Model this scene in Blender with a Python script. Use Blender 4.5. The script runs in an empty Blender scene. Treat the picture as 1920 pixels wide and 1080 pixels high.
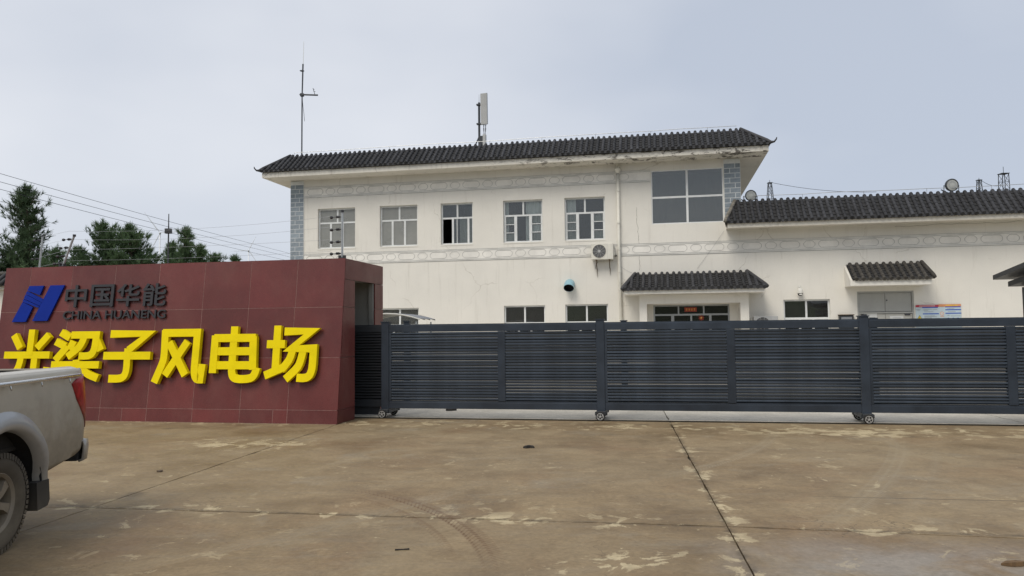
import bpy, bmesh, math, random
from mathutils import Vector, Matrix
R = math.radians
random.seed(7)
scene = bpy.context.scene
COL = scene.collection

# ------------------------------------------------------------------ camera, sky, sun, exposure
CAM_H = 1.64
pitch, roll = R(3.2), R(0.58)
fwd = Vector((0, math.cos(pitch), math.sin(pitch)))
up0 = Vector((0, -math.sin(pitch), math.cos(pitch)))
rt0 = Vector((1, 0, 0))
rt = rt0 * math.cos(roll) - up0 * math.sin(roll)
up = rt0 * math.sin(roll) + up0 * math.cos(roll)
cam_d = bpy.data.cameras.new('camera')
cam = bpy.data.objects.new('camera', cam_d)
COL.objects.link(cam)
m = Matrix((rt, up, -fwd)).transposed().to_4x4()
m.translation = Vector((0, 0, CAM_H))
cam.matrix_world = m
cam_d.sensor_width = 36.0
cam_d.lens = 1406.0 / 1920.0 * 36.0
cam_d.clip_start = 0.05
cam_d.clip_end = 6000
scene.camera = cam

SUN_EL, SUN_AZ = R(52), R(215)      # azimuth clockwise from +Y: behind the camera, to the left
world = bpy.data.worlds.new('World')
scene.world = world
world.use_nodes = True
wn, wl = world.node_tree.nodes, world.node_tree.links
wn.clear()
w_out = wn.new('ShaderNodeOutputWorld')
w_bg = wn.new('ShaderNodeBackground')
w_bg.inputs['Strength'].default_value = 0.1
w_sky = wn.new('ShaderNodeTexSky')
w_sky.sky_type = 'NISHITA'
w_sky.sun_disc = False
w_sky.sun_elevation = SUN_EL
w_sky.sun_rotation = SUN_AZ
w_tc = wn.new('ShaderNodeTexCoord')
w_map = wn.new('ShaderNodeMapping')
w_map.inputs['Scale'].default_value = (1.0, 1.0, 2.2)
w_map.inputs['Location'].default_value = (-1.094, 7.609, -2.197)
w_n = wn.new('ShaderNodeTexNoise')
w_n.inputs['Scale'].default_value = 0.75
w_n.inputs['Detail'].default_value = 5
w_n.inputs['Roughness'].default_value = 0.5
w_r = wn.new('ShaderNodeValToRGB')
w_r.color_ramp.elements[0].position = 0.36
w_r.color_ramp.elements[0].color = (4.0, 4.4, 5.15, 1)
w_r.color_ramp.elements[1].position = 0.62
w_r.color_ramp.elements[1].color = (6.2, 6.35, 6.7, 1)
w_mix = wn.new('ShaderNodeMixRGB')
w_mix.inputs[0].default_value = 0.93
wl.new(w_tc.outputs['Generated'], w_map.inputs['Vector'])
wl.new(w_map.outputs['Vector'], w_n.inputs['Vector'])
wl.new(w_n.outputs['Fac'], w_r.inputs['Fac'])
wl.new(w_sky.outputs['Color'], w_mix.inputs[1])
wl.new(w_r.outputs['Color'], w_mix.inputs[2])
wl.new(w_mix.outputs['Color'], w_bg.inputs['Color'])
wl.new(w_bg.outputs['Background'], w_out.inputs['Surface'])

sun_d = bpy.data.lights.new('sun', 'SUN')
sun_d.energy = 1.5
sun_d.angle = R(28)
sun_d.color = (1.0, 0.93, 0.82)
sun = bpy.data.objects.new('sun', sun_d)
COL.objects.link(sun)
sd = Vector((math.sin(SUN_AZ) * math.cos(SUN_EL), math.cos(SUN_AZ) * math.cos(SUN_EL), math.sin(SUN_EL)))
sun.rotation_euler = sd.to_track_quat('Z', 'Y').to_euler()

scene.view_settings.view_transform = 'Standard'
scene.view_settings.look = 'None'
scene.view_settings.gamma = 1.0
scene.view_settings.exposure = 0.42
scene.view_settings.use_curve_mapping = False

# ------------------------------------------------------------------ material helpers
MATS = {}
class NT:
    def __init__(s, name):
        s.m = bpy.data.materials.new(name)
        s.m.use_nodes = True
        s.t = s.m.node_tree
        s.p = s.t.nodes['Principled BSDF']
        s.out = s.t.nodes['Material Output']
        MATS[name] = s.m
    def n(s, typ, **kw):
        nd = s.t.nodes.new(typ)
        for k, v in kw.items():
            setattr(nd, k, v)
        return nd
    def l(s, a, b):
        s.t.links.new(a, b)
    def val(s, sock, v):
        if hasattr(v, 'is_linked') or isinstance(v, bpy.types.NodeSocket):
            s.l(v, sock)
        else:
            sock.default_value = v
    def coord(s, kind='Object'):
        if kind == 'Position':
            return s.n('ShaderNodeNewGeometry').outputs['Position']
        return s.n('ShaderNodeTexCoord').outputs[kind]
    def scaled(s, vec, sc):
        mp = s.n('ShaderNodeMapping')
        mp.inputs['Scale'].default_value = sc
        s.l(vec, mp.inputs['Vector'])
        return mp.outputs['Vector']
    def noise(s, vec, scale, detail=4, rough=0.55, dist=0.0):
        nd = s.n('ShaderNodeTexNoise')
        nd.inputs['Scale'].default_value = scale
        nd.inputs['Detail'].default_value = detail
        nd.inputs['Roughness'].default_value = rough
        nd.inputs['Distortion'].default_value = dist
        s.l(vec, nd.inputs['Vector'])
        return nd.outputs['Fac']
    def ramp(s, fac, a, b, ca=(0, 0, 0, 1), cb=(1, 1, 1, 1)):
        nd = s.n('ShaderNodeValToRGB')
        e = nd.color_ramp.elements
        e[0].position, e[1].position = a, b
        e[0].color = ca if len(ca) == 4 else (*ca, 1)
        e[1].color = cb if len(cb) == 4 else (*cb, 1)
        s.l(fac, nd.inputs['Fac'])
        return nd.outputs['Color']
    def mix(s, fac, a, b, mode='MIX'):
        nd = s.n('ShaderNodeMixRGB', blend_type=mode)
        for i, v in enumerate((fac, a, b)):
            if isinstance(v, bpy.types.NodeSocket):
                s.l(v, nd.inputs[i])
            elif i == 0:
                nd.inputs[0].default_value = v
            else:
                nd.inputs[i].default_value = v if len(v) == 4 else (*v, 1)
        return nd.outputs['Color']
    def math(s, op, a, b=0.0, c=0.0):
        nd = s.n('ShaderNodeMath', operation=op)
        for i, v in enumerate((a, b, c)):
            if isinstance(v, bpy.types.NodeSocket):
                s.l(v, nd.inputs[i])
            else:
                nd.inputs[i].default_value = v
        return nd.outputs['Value']
    def bump(s, h, strength=0.2, dist=0.01):
        nd = s.n('ShaderNodeBump')
        nd.inputs['Strength'].default_value = strength
        nd.inputs['Distance'].default_value = dist
        s.l(h, nd.inputs['Height'])
        s.l(nd.outputs['Normal'], s.p.inputs['Normal'])
    def base(s, c):
        if isinstance(c, bpy.types.NodeSocket):
            s.l(c, s.p.inputs['Base Color'])
        else:
            s.p.inputs['Base Color'].default_value = (*c[:3], 1)
    def set(s, **kw):
        for k, v in kw.items():
            s.p.inputs[k.replace('_', ' ')].default_value = v

def paint(name, col, rough=0.6, var=0.18, scale=3.0, metallic=0.0, bump=0.0, bscale=60, spec=0.5, rand=0.0, fine=25.0):
    t = NT(name)
    v = t.coord('Object')
    dark = tuple(c * (1 - var) for c in col)
    lite = tuple(min(1, c * (1 + var)) for c in col)
    c = t.ramp(t.noise(v, scale, 5, 0.6), 0.3, 0.7, dark, lite)
    c = t.mix(0.35 * min(1, var * 4), c, t.ramp(t.noise(v, fine, 4, 0.7), 0.3, 0.7, (0.75, 0.75, 0.75), (1.15, 1.15, 1.15)), 'MULTIPLY')
    if rand:
        oi = t.n('ShaderNodeObjectInfo')
        mr = t.n('ShaderNodeMapRange')
        mr.inputs['To Min'].default_value = 1 - rand
        mr.inputs['To Max'].default_value = 1 + rand
        t.l(oi.outputs['Random'], mr.inputs['Value'])
        cb = t.n('ShaderNodeCombineColor')
        for i in range(3):
            t.l(mr.outputs['Result'], cb.inputs[i])
        c = t.mix(1.0, c, cb.outputs['Color'], 'MULTIPLY')
    t.base(c)
    t.set(Roughness=rough, Metallic=metallic)
    t.p.inputs['Specular IOR Level'].default_value = spec
    if bump:
        t.bump(t.noise(v, bscale, 4, 0.6), bump, 0.01)
    return t.m

# ------------------------------------------------------------------ mesh helper
class MB:
    def __init__(s):
        s.v, s.f = [], []
    def add(s, vs, fs):
        o = len(s.v)
        s.v += [tuple(p) for p in vs]
        s.f += [tuple(i + o for i in f) for f in fs]
        return s
    def box(s, x0, x1, y0, y1, z0, z1):
        return s.add([(x0, y0, z0), (x1, y0, z0), (x1, y1, z0), (x0, y1, z0), (x0, y0, z1), (x1, y0, z1), (x1, y1, z1), (x0, y1, z1)],
                     [(0, 3, 2, 1), (4, 5, 6, 7), (0, 1, 5, 4), (1, 2, 6, 5), (2, 3, 7, 6), (3, 0, 4, 7)])
    def bbox(s, x0, x1, y0, y1, z0, z1, b=0.004):
        # box with chamfered front (-y) face edges
        return s.add([(x0, y1, z0), (x1, y1, z0), (x1, y1, z1), (x0, y1, z1),
                      (x0, y0 + b, z0), (x1, y0 + b, z0), (x1, y0 + b, z1), (x0, y0 + b, z1),
                      (x0 + b, y0, z0 + b), (x1 - b, y0, z0 + b), (x1 - b, y0, z1 - b), (x0 + b, y0, z1 - b)],
                     [(0, 3, 2, 1), (0, 1, 5, 4), (1, 2, 6, 5), (2, 3, 7, 6), (3, 0, 4, 7),
                      (4, 5, 9, 8), (5, 6, 10, 9), (6, 7, 11, 10), (7, 4, 8, 11), (8, 9, 10, 11)])
    def quad(s, a, b, c, d):
        return s.add([a, b, c, d], [(0, 1, 2, 3)])
    def prism(s, poly, axis, a, b):
        # poly of 2D points; axis 'x': (y,z) 'y': (x,z) 'z': (x,y)
        n = len(poly)
        def P(p, w):
            return {'x': (w, p[0], p[1]), 'y': (p[0], w, p[1]), 'z': (p[0], p[1], w)}[axis]
        vs = [P(p, a) for p in poly] + [P(p, b) for p in poly]
        fs = [tuple(range(n)), tuple(range(2 * n - 1, n - 1, -1))]
        fs += [(i, i + n, (i + 1) % n + n, (i + 1) % n) for i in range(n)]
        return s.add(vs, fs)
    def tube(s, path, r, n=8, cap=True):
        path = [Vector(p) for p in path]
        rs = r if isinstance(r, (list, tuple)) else [r] * len(path)
        o = len(s.v)
        ref = None
        for i, p in enumerate(path):
            d = (path[min(i + 1, len(path) - 1)] - path[max(i - 1, 0)]).normalized()
            if ref is None:
                ref = d.orthogonal().normalized()
            ref = (ref - d * ref.dot(d))
            ref = ref.normalized() if ref.length > 1e-6 else d.orthogonal().normalized()
            b = d.cross(ref)
            for k in range(n):
                a = 2 * math.pi * k / n
                s.v.append(tuple(p + (ref * math.cos(a) + b * math.sin(a)) * rs[i]))
        for i in range(len(path) - 1):
            for k in range(n):
                a, b2 = o + i * n + k, o + i * n + (k + 1) % n
                s.f.append((a, b2, b2 + n, a + n))
        if cap:
            s.f.append(tuple(o + k for k in range(n - 1, -1, -1)))
            e = o + (len(path) - 1) * n
            s.f.append(tuple(e + k for k in range(n)))
        return s
    def lathe(s, prof, n=24, axis='y', c=(0, 0, 0)):
        # prof: list of (r, w); w along axis
        o = len(s.v)
        for (r, w) in prof:
            for k in range(n):
                a = 2 * math.pi * k / n
                p = {'y': (r * math.cos(a), w, r * math.sin(a)), 'z': (r * math.cos(a), r * math.sin(a), w), 'x': (w, r * math.cos(a), r * math.sin(a))}[axis]
                s.v.append((p[0] + c[0], p[1] + c[1], p[2] + c[2]))
        for i in range(len(prof) - 1):
            for k in range(n):
                a, b = o + i * n + k, o + i * n + (k + 1) % n
                s.f.append((a, b, b + n, a + n))
        return s
    def mesh(s, name, mat=None, smooth=False):
        me = bpy.data.meshes.new(name)
        me.from_pydata(s.v, [], s.f)
        bm = bmesh.new()
        bm.from_mesh(me)
        bmesh.ops.recalc_face_normals(bm, faces=bm.faces)
        bm.to_mesh(me)
        bm.free()
        if mat:
            me.materials.append(MATS[mat])
        if smooth:
            for p in me.polygons:
                p.use_smooth = True
        me.update()
        return me
    def build(s, name, mat=None, parent=None, smooth=False, loc=(0, 0, 0)):
        return link(name, s.mesh(name, mat, smooth), parent, loc)

def link(name, me, parent=None, loc=(0, 0, 0), rot=(0, 0, 0)):
    o = bpy.data.objects.new(name, me)
    COL.objects.link(o)
    o.parent = parent
    o.location = loc
    o.rotation_euler = rot
    return o

def smooth_by_angle(o, deg=35):
    me = o.data
    for p in me.polygons:
        p.use_smooth = True
    bm = bmesh.new()
    bm.from_mesh(me)
    for e in bm.edges:
        if len(e.link_faces) == 2 and e.calc_face_angle(0) > R(deg):
            e.smooth = False
    bm.to_mesh(me)
    bm.free()
    return o

def tag(o, label, cat, group=None, kind=None):
    if label: o['label'] = label
    if cat: o['category'] = cat
    if group: o['group'] = group
    if kind: o['kind'] = kind
    return o

def thing(name, label, cat, loc=(0, 0, 0), rz=0.0, group=None):
    o = link(name, None, None, loc, (0, 0, rz))
    return tag(o, label, cat, group)

def structure(o):
    o['kind'] = 'structure'
    return o

def grid_wall(mb, x0, x1, z0, z1, holes, yf, yb):
    # wall in the xz plane with rectangular openings, front face at yf, back face at yb
    xs = sorted({x0, x1, *[h[0] for h in holes], *[h[1] for h in holes]})
    zs = sorted({z0, z1, *[h[2] for h in holes], *[h[3] for h in holes]})
    def hole(cx, cz):
        return any(h[0] < cx < h[1] and h[2] < cz < h[3] for h in holes)
    n = len(xs)
    o = len(mb.v)
    for y in (yf, yb):
        for z in zs:
            for x in xs:
                mb.v.append((x, y, z))
    N = n * len(zs)
    solid = {}
    for j in range(len(zs) - 1):
        for i in range(n - 1):
            solid[i, j] = not hole((xs[i] + xs[i + 1]) / 2, (zs[j] + zs[j + 1]) / 2)
    def idx(i, j, b): return o + b * N + j * n + i
    for (i, j), sld in solid.items():
        if not sld: continue
        mb.f.append((idx(i, j, 0), idx(i + 1, j, 0), idx(i + 1, j + 1, 0), idx(i, j + 1, 0)))
        mb.f.append((idx(i, j, 1), idx(i, j + 1, 1), idx(i + 1, j + 1, 1), idx(i + 1, j, 1)))
        for di, dj, a, b in ((-1, 0, (i, j), (i, j + 1)), (1, 0, (i + 1, j), (i + 1, j + 1)), (0, -1, (i, j), (i + 1, j)), (0, 1, (i, j + 1), (i + 1, j + 1))):
            if not solid.get((i + di, j + dj), False):
                mb.f.append((idx(*a, 0), idx(*b, 0), idx(*b, 1), idx(*a, 1)))
    return mb

def text_mesh(name, body, mat, width, height, depth, bold=0.0, res=4):
    # solid lettering fitted to width x height, standing in the xz plane, front at y = -depth
    cu = bpy.data.curves.new(name, 'FONT')
    cu.body = body
    cu.size = 1.0
    cu.extrude = 0.0
    cu.offset = bold
    cu.resolution_u = res
    o = bpy.data.objects.new(name, cu)
    COL.objects.link(o)
    dg = bpy.context.evaluated_depsgraph_get()
    dg.update()
    me = bpy.data.meshes.new_from_object(o.evaluated_get(dg))
    bpy.data.objects.remove(o)
    bpy.data.curves.remove(cu)
    bm = bmesh.new()
    bm.from_mesh(me)
    bmesh.ops.remove_doubles(bm, verts=bm.verts, dist=0.0005)
    g = bmesh.ops.extrude_face_region(bm, geom=bm.faces[:])
    nv = [e for e in g['geom'] if isinstance(e, bmesh.types.BMVert)]
    for v in nv: v.co.z = 1.0
    xs = [v.co.x for v in bm.verts]
    ys = [v.co.y for v in bm.verts]
    x0, x1, y0, y1 = min(xs), max(xs), min(ys), max(ys)
    for v in bm.verts:
        v.co = ((v.co.x - x0) / (x1 - x0) * width, -depth * v.co.z, (v.co.y - y0) / (y1 - y0) * height)
    bmesh.ops.recalc_face_normals(bm, faces=bm.faces)
    bm.to_mesh(me)
    bm.free()
    me.materials.clear()
    for p in me.polygons: p.use_smooth = False
    me.materials.append(MATS[mat])
    return me

def stroke_mesh(name, strokes, mat, w, h, depth, width):
    # solid character from pen strokes; strokes are polylines in 0..100 units
    mb = MB()
    for k, st in enumerate(strokes):
        P = [Vector((p[0] / 100 * w, p[1] / 100 * h)) for p in st]
        for _ in range(2):      # round the soft bends, keep the sharp folds
            Q = [P[0]]
            for i in range(1, len(P) - 1):
                a, b = P[i] - P[i - 1], P[i + 1] - P[i]
                if a.angle(b) < R(72):
                    Q += [P[i] - a * min(0.28, 0.06 / max(a.length, 1e-4)), P[i] + b * min(0.28, 0.06 / max(b.length, 1e-4))]
                else:
                    Q.append(P[i])
            P = Q + [P[-1]]
        Lf, Rt = [], []
        hw = width / 2
        for i, p in enumerate(P):
            a = (P[i] - P[i - 1]).normalized() if i else (P[1] - P[0]).normalized()
            b = (P[i + 1] - P[i]).normalized() if i < len(P) - 1 else a
            n1, n2 = Vector((-a.y, a.x)), Vector((-b.y, b.x))
            mt = (n1 + n2)
            mt = mt.normalized() if mt.length > 1e-3 else n1
            c = max(0.42, mt.dot(n1))
            Lf.append(p + mt * hw / c); Rt.append(p - mt * hw / c)
        n = len(P)
        d = depth - 0.0011 * (k % 7)
        vs = []
        for y in (-d, 0.0):
            vs += [(q.x, y, q.y) for q in Lf] + [(q.x, y, q.y) for q in Rt]
        fs = []
        for i in range(n - 1):
            fs += [(i, i + 1, n + i + 1, n + i), (2 * n + i, 3 * n + i, 3 * n + i + 1, 2 * n + i + 1), (i, 2 * n + i, 2 * n + i + 1, i + 1), (n + i, n + i + 1, 3 * n + i + 1, 3 * n + i)]
        fs += [(0, n, 3 * n, 2 * n), (n - 1, 3 * n - 1, 4 * n - 1, 2 * n - 1)]
        mb.add(vs, fs)
    xs = [v[0] for v in mb.v]; zs = [v[2] for v in mb.v]
    x0, x1, z0, z1 = min(xs), max(xs), min(zs), max(zs)
    mb.v = [((v[0] - x0) / (x1 - x0) * w, v[1], (v[2] - z0) / (z1 - z0) * h) for v in mb.v]
    return mb.mesh(name, mat)

# ------------------------------------------------------------------ materials
def wall_mat(name, col, stain=(0.30, 0.26, 0.20), amt=0.35):
    t = NT(name)
    v = t.coord('Object')
    c = t.ramp(t.noise(v, 0.55, 6, 0.6), 0.3, 0.75, tuple(x * 0.93 for x in col), tuple(min(1, x * 1.05) for x in col))
    st = t.noise(t.scaled(v, (3.2, 3.2, 0.22)), 1.6, 7, 0.68)      # rain streaks running down the plaster
    c = t.mix(t.math('MULTIPLY', t.ramp(st, 0.56, 0.82), amt), c, stain)
    pt = t.noise(v, 1.7, 8, 0.7, 0.8)
    c = t.mix(t.math('MULTIPLY', t.ramp(pt, 0.62, 0.72), 0.16), c, (0.85, 0.84, 0.80))
    # hairline cracks and thin, broad grime
    wob = t.n('ShaderNodeVectorMath', operation='ADD')
    nz = t.n('ShaderNodeTexNoise'); nz.inputs['Scale'].default_value = 2.2; nz.inputs['Detail'].default_value = 6
    t.l(v, nz.inputs['Vector'])
    sc_ = t.n('ShaderNodeVectorMath', operation='SCALE'); sc_.inputs['Scale'].default_value = 0.5
    t.l(nz.outputs['Color'], sc_.inputs[0]); t.l(v, wob.inputs[0]); t.l(sc_.outputs[0], wob.inputs[1])
    vo = t.n('ShaderNodeTexVoronoi', feature='DISTANCE_TO_EDGE'); vo.inputs['Scale'].default_value = 0.42
    t.l(wob.outputs[0], vo.inputs['Vector'])
    cr = t.math('MULTIPLY', t.ramp(vo.outputs['Distance'], 0.0, 0.006, (1, 1, 1), (0, 0, 0)), t.ramp(t.noise(v, 0.8, 3, 0.5), 0.50, 0.62))
    c = t.mix(t.math('MULTIPLY', cr, 0.45), c, stain)
    c = t.mix(t.math('MULTIPLY', t.ramp(t.noise(t.scaled(v, (1.0, 1.0, 0.5)), 0.8, 9, 0.72, 0.5), 0.5, 0.8), 0.22), c, tuple(x * 0.72 for x in col))
    c = t.mix(0.25, c, t.ramp(t.noise(v, 38, 3, 0.6), 0.3, 0.7, (0.86, 0.86, 0.86), (1.06, 1.06, 1.06)), 'MULTIPLY')
    t.base(c)
    t.set(Roughness=0.85)
    t.p.inputs['Specular IOR Level'].default_value = 0.25
    t.bump(t.noise(v, 30, 5, 0.65), 0.18, 0.006)
    return t

wall_mat('plaster', (0.75, 0.725, 0.665))
wall_mat('soffit_paint', (0.70, 0.66, 0.58), (0.22, 0.16, 0.10), 0.5)
t = wall_mat('fascia_paint', (0.70, 0.67, 0.60), (0.10, 0.08, 0.06), 0.6)
v = t.coord('Object')
old = t.p.inputs['Base Color'].links[0].from_socket
pk = t.ramp(t.noise(t.scaled(v, (1.0, 1.0, 2.6)), 2.6, 9, 0.72, 0.6), 0.53, 0.58)
sep = t.n('ShaderNodeSeparateXYZ'); t.l(v, sep.inputs[0])
rg = t.n('ShaderNodeMapRange'); rg.inputs['From Min'].default_value = -4.5; rg.inputs['From Max'].default_value = -1.0
t.l(sep.outputs['X'], rg.inputs['Value'])
t.base(t.mix(t.math('MULTIPLY', pk, t.math('MULTIPLY', rg.outputs['Result'], 0.9)), old, (0.07, 0.06, 0.05)))
wall_mat('old_concrete', (0.30, 0.29, 0.26), (0.13, 0.12, 0.10), 0.5)
paint('roof_tile', (0.044, 0.044, 0.047), 0.78, 0.35, 2.2, bump=0.35, bscale=45, rand=0.30)
paint('pan_tile', (0.024, 0.024, 0.025), 0.85, 0.4, 3.0, bump=0.4, bscale=40)
t = NT('weathered_tile')
v = t.coord('Position'); oi = t.n('ShaderNodeObjectInfo')
c = t.ramp(t.noise(v, 2.6, 7, 0.7), 0.3, 0.72, (0.014, 0.014, 0.016), (0.046, 0.047, 0.052))
c = t.mix(t.math('MULTIPLY', t.ramp(t.noise(v, 9, 7, 0.7, 0.5), 0.64, 0.74), 0.4), c, (0.11, 0.108, 0.10))
mr = t.n('ShaderNodeMapRange'); mr.inputs['To Min'].default_value = 0.62; mr.inputs['To Max'].default_value = 1.38
t.l(oi.outputs['Random'], mr.inputs['Value'])
cb = t.n('ShaderNodeCombineColor')
for i in range(3): t.l(mr.outputs['Result'], cb.inputs[i])
t.base(t.mix(1.0, c, cb.outputs['Color'], 'MULTIPLY')); t.set(Roughness=0.75)
t.bump(t.noise(v, 45, 4, 0.6), 0.35, 0.01)
paint('old_tile', (0.062, 0.057, 0.050), 0.9, 0.45, 6.0, bump=0.5, bscale=40, rand=0.2)
paint('ridge_mortar', (0.17, 0.155, 0.13), 0.9, 0.5, 9.0, bump=0.5, bscale=40)
paint('grey_brick', (0.235, 0.275, 0.31), 0.75, 0.15, 7.0, bump=0.2, rand=0.14)
paint('mortar', (0.66, 0.68, 0.68), 0.85, 0.1)
paint('band_line', (0.40, 0.41, 0.40), 0.7, 0.3, 2.0)
paint('band_fill', (0.77, 0.75, 0.70), 0.85, 0.1, 2.0, bump=0.15)
paint('ornament_line', (0.46, 0.455, 0.43), 0.8, 0.25, 2.0)
paint('white_frame', (0.70, 0.715, 0.71), 0.4, 0.1)
paint('steel_frame', (0.42, 0.43, 0.43), 0.3, 0.1, metallic=0.6)
paint('white_plastic', (0.68, 0.67, 0.62), 0.45, 0.12)
paint('cream_plastic', (0.66, 0.64, 0.57), 0.5, 0.1)
paint('dark_plastic', (0.025, 0.025, 0.028), 0.5, 0.2)
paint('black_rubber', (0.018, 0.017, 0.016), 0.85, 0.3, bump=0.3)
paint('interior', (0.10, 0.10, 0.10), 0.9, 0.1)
paint('grey_door', (0.36, 0.365, 0.35), 0.55, 0.08, 2.0)
paint('door_steel', (0.47, 0.465, 0.43), 0.55, 0.10, 2.0)
paint('paper', (0.66, 0.67, 0.66), 0.8, 0.05)
paint('ink_grey', (0.22, 0.23, 0.25), 0.8, 0.1)
paint('ink_dark', (0.05, 0.05, 0.06), 0.8, 0.1)
paint('poster_blue', (0.02, 0.085, 0.42), 0.5, 0.1)
paint('poster_pale', (0.46, 0.55, 0.60), 0.5, 0.08)
paint('poster_red', (0.42, 0.03, 0.055), 0.5, 0.1)
paint('poster_orange', (0.62, 0.27, 0.13), 0.5, 0.1)
paint('warning_yellow', (0.75, 0.58, 0.03), 0.5, 0.1)
paint('banner_red', (0.28, 0.04, 0.022), 0.6, 0.15)
paint('banner_gold', (0.75, 0.40, 0.08), 0.5, 0.15)
paint('galvanised', (0.42, 0.44, 0.45), 0.42, 0.15, metallic=0.55)
paint('dark_steel', (0.055, 0.06, 0.066), 0.5, 0.25, metallic=0.4)
paint('wire_dark', (0.03, 0.03, 0.035), 0.6, 0.1)
paint('wire_steel', (0.42, 0.43, 0.43), 0.35, 0.1, metallic=0.7)
paint('turbine_white', (0.74, 0.76, 0.79), 0.5, 0.03)
paint('antenna_grey', (0.42, 0.425, 0.42), 0.55, 0.08)
paint('vent_blue', (0.27, 0.46, 0.53), 0.45, 0.12)
paint('lens', (0.40, 0.41, 0.39), 0.15, 0.2)
paint('crack', (0.24, 0.22, 0.19), 0.9, 0.3)
paint('rust', (0.10, 0.065, 0.035), 0.9, 0.4, 14)
paint('gate_paint', (0.029, 0.039, 0.055), 0.40, 0.30, 2.0, metallic=0.15, rand=0.10, fine=60)
paint('gate_slat', (0.043, 0.057, 0.078), 0.36, 0.35, 2.6, metallic=0.1, rand=0.22, fine=60)
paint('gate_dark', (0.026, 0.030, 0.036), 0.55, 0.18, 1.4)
paint('wheel_alloy', (0.45, 0.45, 0.44), 0.4, 0.25, 20, metallic=0.4)
paint('house_dark', (0.022, 0.024, 0.028), 0.45, 0.2)
paint('yellow_letter', (0.84, 0.67, 0.0), 0.5, 0.08, 2.5, spec=0.15)
paint('black_letter', (0.022, 0.022, 0.026), 0.45, 0.15, 2)
paint('logo_blue', (0.002, 0.022, 0.25), 0.6, 0.08, 2, spec=0.15)
paint('trunk', (0.10, 0.075, 0.055), 0.95, 0.3, 5, bump=0.5)
paint('hill_green', (0.055, 0.07, 0.035), 1.0, 0.45, 0.12)
paint('scrap_dark', (0.03, 0.027, 0.024), 0.9, 0.3, 20)
paint('dry_leaf', (0.14, 0.085, 0.04), 0.9, 0.3, 20)

def leaf_mat(name, a, b):
    t = NT(name)
    v = t.coord('Object')
    c = t.ramp(t.noise(v, 1.3, 4, 0.6), 0.3, 0.7, a, b)
    t.base(c)
    t.set(Roughness=0.6)
    t.p.inputs['Specular IOR Level'].default_value = 0.25
    t.p.inputs['Transmission Weight'].default_value = 0.0
    tr = t.n('ShaderNodeBsdfTranslucent'); t.l(c, tr.inputs['Color'])
    mx = t.n('ShaderNodeMixShader'); mx.inputs[0].default_value = 0.25
    t.l(t.p.outputs[0], mx.inputs[1]); t.l(tr.outputs[0], mx.inputs[2])
    t.l(mx.outputs[0], t.out.inputs['Surface'])
leaf_mat('pine_needles', (0.060, 0.105, 0.050), (0.135, 0.200, 0.095))
leaf_mat('dark_needles', (0.045, 0.078, 0.040), (0.110, 0.160, 0.078))

def glass_mat(name, tint, refl_gain, rough=0.02, dust=0.05):
    t = NT(name)
    fr = t.n('ShaderNodeFresnel'); fr.inputs['IOR'].default_value = 1.5
    fac = t.math('MULTIPLY', fr.outputs[0], refl_gain)
    tr = t.n('ShaderNodeBsdfTransparent'); tr.inputs['Color'].default_value = (*tint, 1)
    gl = t.n('ShaderNodeBsdfGlossy'); gl.inputs['Roughness'].default_value = rough
    gl.inputs['Color'].default_value = (0.92, 0.95, 0.97, 1)
    v = t.coord('Object')
    bp = t.n('ShaderNodeBump'); bp.inputs['Strength'].default_value = 0.06; bp.inputs['Distance'].default_value = 0.02
    t.l(t.noise(v, 1.6, 2, 0.4), bp.inputs['Height'])
    t.l(bp.outputs['Normal'], gl.inputs['Normal'])
    # thin film of dust on the outside
    df = t.n('ShaderNodeBsdfDiffuse'); df.inputs['Color'].default_value = (0.45, 0.45, 0.42, 1)
    mx = t.n('ShaderNodeMixShader')
    t.l(t.math('MINIMUM', fac, 1.0), mx.inputs[0]); t.l(tr.outputs[0], mx.inputs[1]); t.l(gl.outputs[0], mx.inputs[2])
    m2 = t.n('ShaderNodeMixShader')
    t.l(t.math('MULTIPLY', t.math('ADD', 0.45, t.math('MULTIPLY', t.noise(v, 1.5, 4, 0.6), 0.6)), dust), m2.inputs[0])
    t.l(mx.outputs[0], m2.inputs[1]); t.l(df.outputs[0], m2.inputs[2])
    t.l(m2.outputs[0], t.out.inputs['Surface'])
glass_mat('glass', (0.93, 0.95, 0.94), 1.4)
glass_mat('glass_dusty', (0.95, 0.96, 0.95), 1.2, 0.05, 0.62)
glass_mat('glass_plain', (0.86, 0.88, 0.88), 2.6)
glass_mat('glass_tinted', (0.42, 0.48, 0.48), 2.6, 0.06, 0.14)
glass_mat('glass_dark', (0.25, 0.27, 0.28), 1.6)

t = NT('curtain')
v = t.coord('Object')
c = t.ramp(t.noise(t.scaled(v, (9, 9, 0.6)), 2.0, 4, 0.6), 0.3, 0.7, (0.80, 0.82, 0.77), (0.90, 0.92, 0.88))
t.base(c); t.set(Roughness=0.9)
t = NT('thick_curtain')
v = t.coord('Object')
c = t.ramp(t.noise(t.scaled(v, (12, 12, 0.5)), 2.0, 4, 0.6), 0.3, 0.7, (0.34, 0.35, 0.31), (0.46, 0.47, 0.42))
t.base(c); t.set(Roughness=0.9)

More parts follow.
